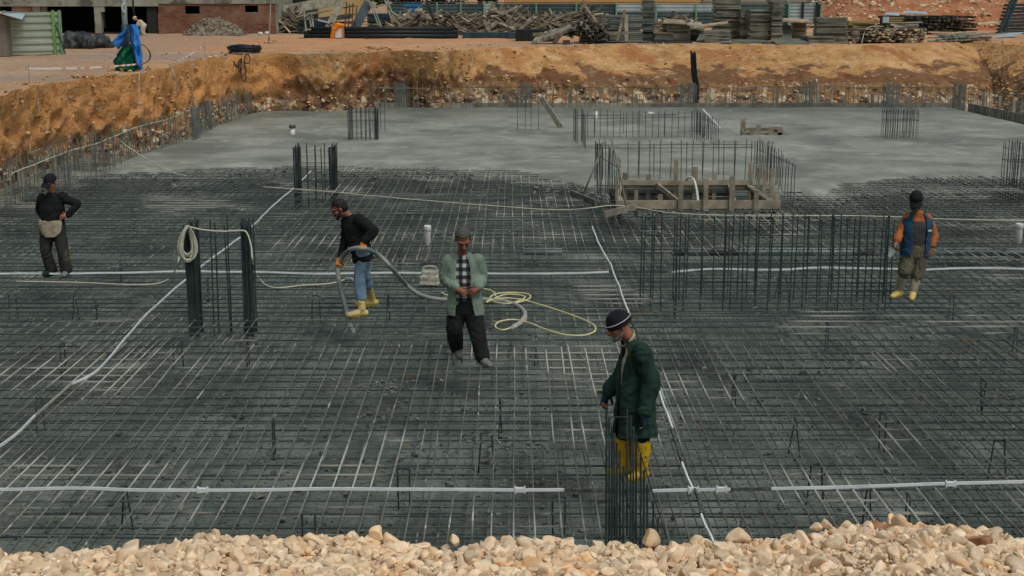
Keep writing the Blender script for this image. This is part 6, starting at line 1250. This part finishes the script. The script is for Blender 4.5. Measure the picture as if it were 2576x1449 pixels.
open_top(root, J, M['bluevest'], [(-.10, .225, .17, .16), (.2, .215, .17, .155), (.6, .225, .17, .155), (.82, .24, .15, .145), (.96, .225, .12, .12), (1.04, .15, .105, .105), (1.11, .095, .088, .088)], [.42, .40, .38, .36, .38, .45, .55], 'vest', False, .010)
q = V(2317, 560, Y0); sh = (A3(J['shL'])+A3(J['shR']))/2; hi = (A3(J['hipL'])+A3(J['hipR']))/2
pk = ring(hi+(sh-hi)*.66, NV(A3(J['shR'])-A3(J['shL'])), np.array((0, -1., 0)), .222, .178, .16, 6, .52, .98)
mb = MB(); mb.loft([[p_+np.array((0, 0, .0)) for p_ in pk]+[p_+np.array((0, .02, 0)) for p_ in pk[::-1]], [p_+np.array((0, 0, .022)) for p_ in pk]+[p_+np.array((0, .02, .022)) for p_ in pk[::-1]]]); mb.build('pocket_stripe', M['whitepaint'], root)
for s in 'LR': boot(root, J, s, M['paleboot'], .62, 'boot', (.054, .056, .062, .068), M['dustboot'])
w = A3(J['wrL']); t = thing('trowel', tuple(w+np.array((-.02, -.05, -.10))), 'steel trowel held in the right hand of the man in the vest', 'trowel')
a = A3(V(2254, 612, Y0-.16)); b = A3(V(2249, 624, Y0-.18)); MB().tube([a, (a+b)/2, b], .017, 8).build('handle', M['wood'], t, True)
tp = A3(V(2237, 646, Y0-.22)); d = NV(tp-b); sd_ = NV(np.cross(d, (0, 1., .3))); mb = MB(); vs = [b+d*.03+sd_*.055, b+d*.03-sd_*.055, tp-sd_*.03, tp+sd_*.03]; n_ = NV(np.cross(d, sd_))*.003; mb.loft([[v+n_ for v in vs], [v-n_ for v in vs]]); mb.tube([b, b+d*.04], .008, 6); mb.build('blade', M['trowel'], t)
# ---------------- stooping pale figure in the yard
Y0 = YY(88); kx = 1
J = dict(base=tuple(G(360, 87, YARD)), head=P(340, 47, 0), hf=(-.75, -.1, -.65), hu=(-.6, 0, .8), neck=P(346, 51, 0), shL=P(350, 55, -.17), shR=P(349, 55, .17), elL=P(346, 64, -.2), elR=P(345, 64, .2), wrL=P(340, 70, -.15), wrR=P(338, 70, .15), hipL=P(362, 66, -.09), hipR=P(361, 66, .09), knL=P(359, 77, -.1), knR=P(358, 77, .1), anL=P(361, 86, -.1), anR=P(360, 86, .1), toL=P(367, 87.2, -.12), toR=P(353, 87.2, .08))
for k_ in ('anL', 'anR'): J[k_].z = YARD+.09
for k_ in ('toL', 'toR'): J[k_].z = YARD+.04
root = person('person', 'stooping figure in pale beige clothes and white cap behind the blue tarp', J)
hd6 = {'L': ((-.5, 0, -.85), (0, 1, 0), .5, 1), 'R': ((-.5, 0, -.85), (0, -1, 0), .5, 1)}
H, r, f, u = build_body(root, J, M['skin2'], hd6, 1.05, .012); cap(root, H, r, f, u, 1.15, M['pale'], False)
trousers(root, J, M['pale'], .95, rad=(.13, .13, .12, .11, .10)); closed_top(root, J, M['pale'], [(-.2, .21, .19, .17), (.3, .19, .17, .17), (.7, .2, .17, .18), (.95, .19, .15, .16), (1.08, .11, .1, .1)], 'coat', True, .012, (.095, .085, .08, .07, .06), vox=.016)
for s in 'LR': boot(root, J, s, M['pale'], .2, 'shoe')
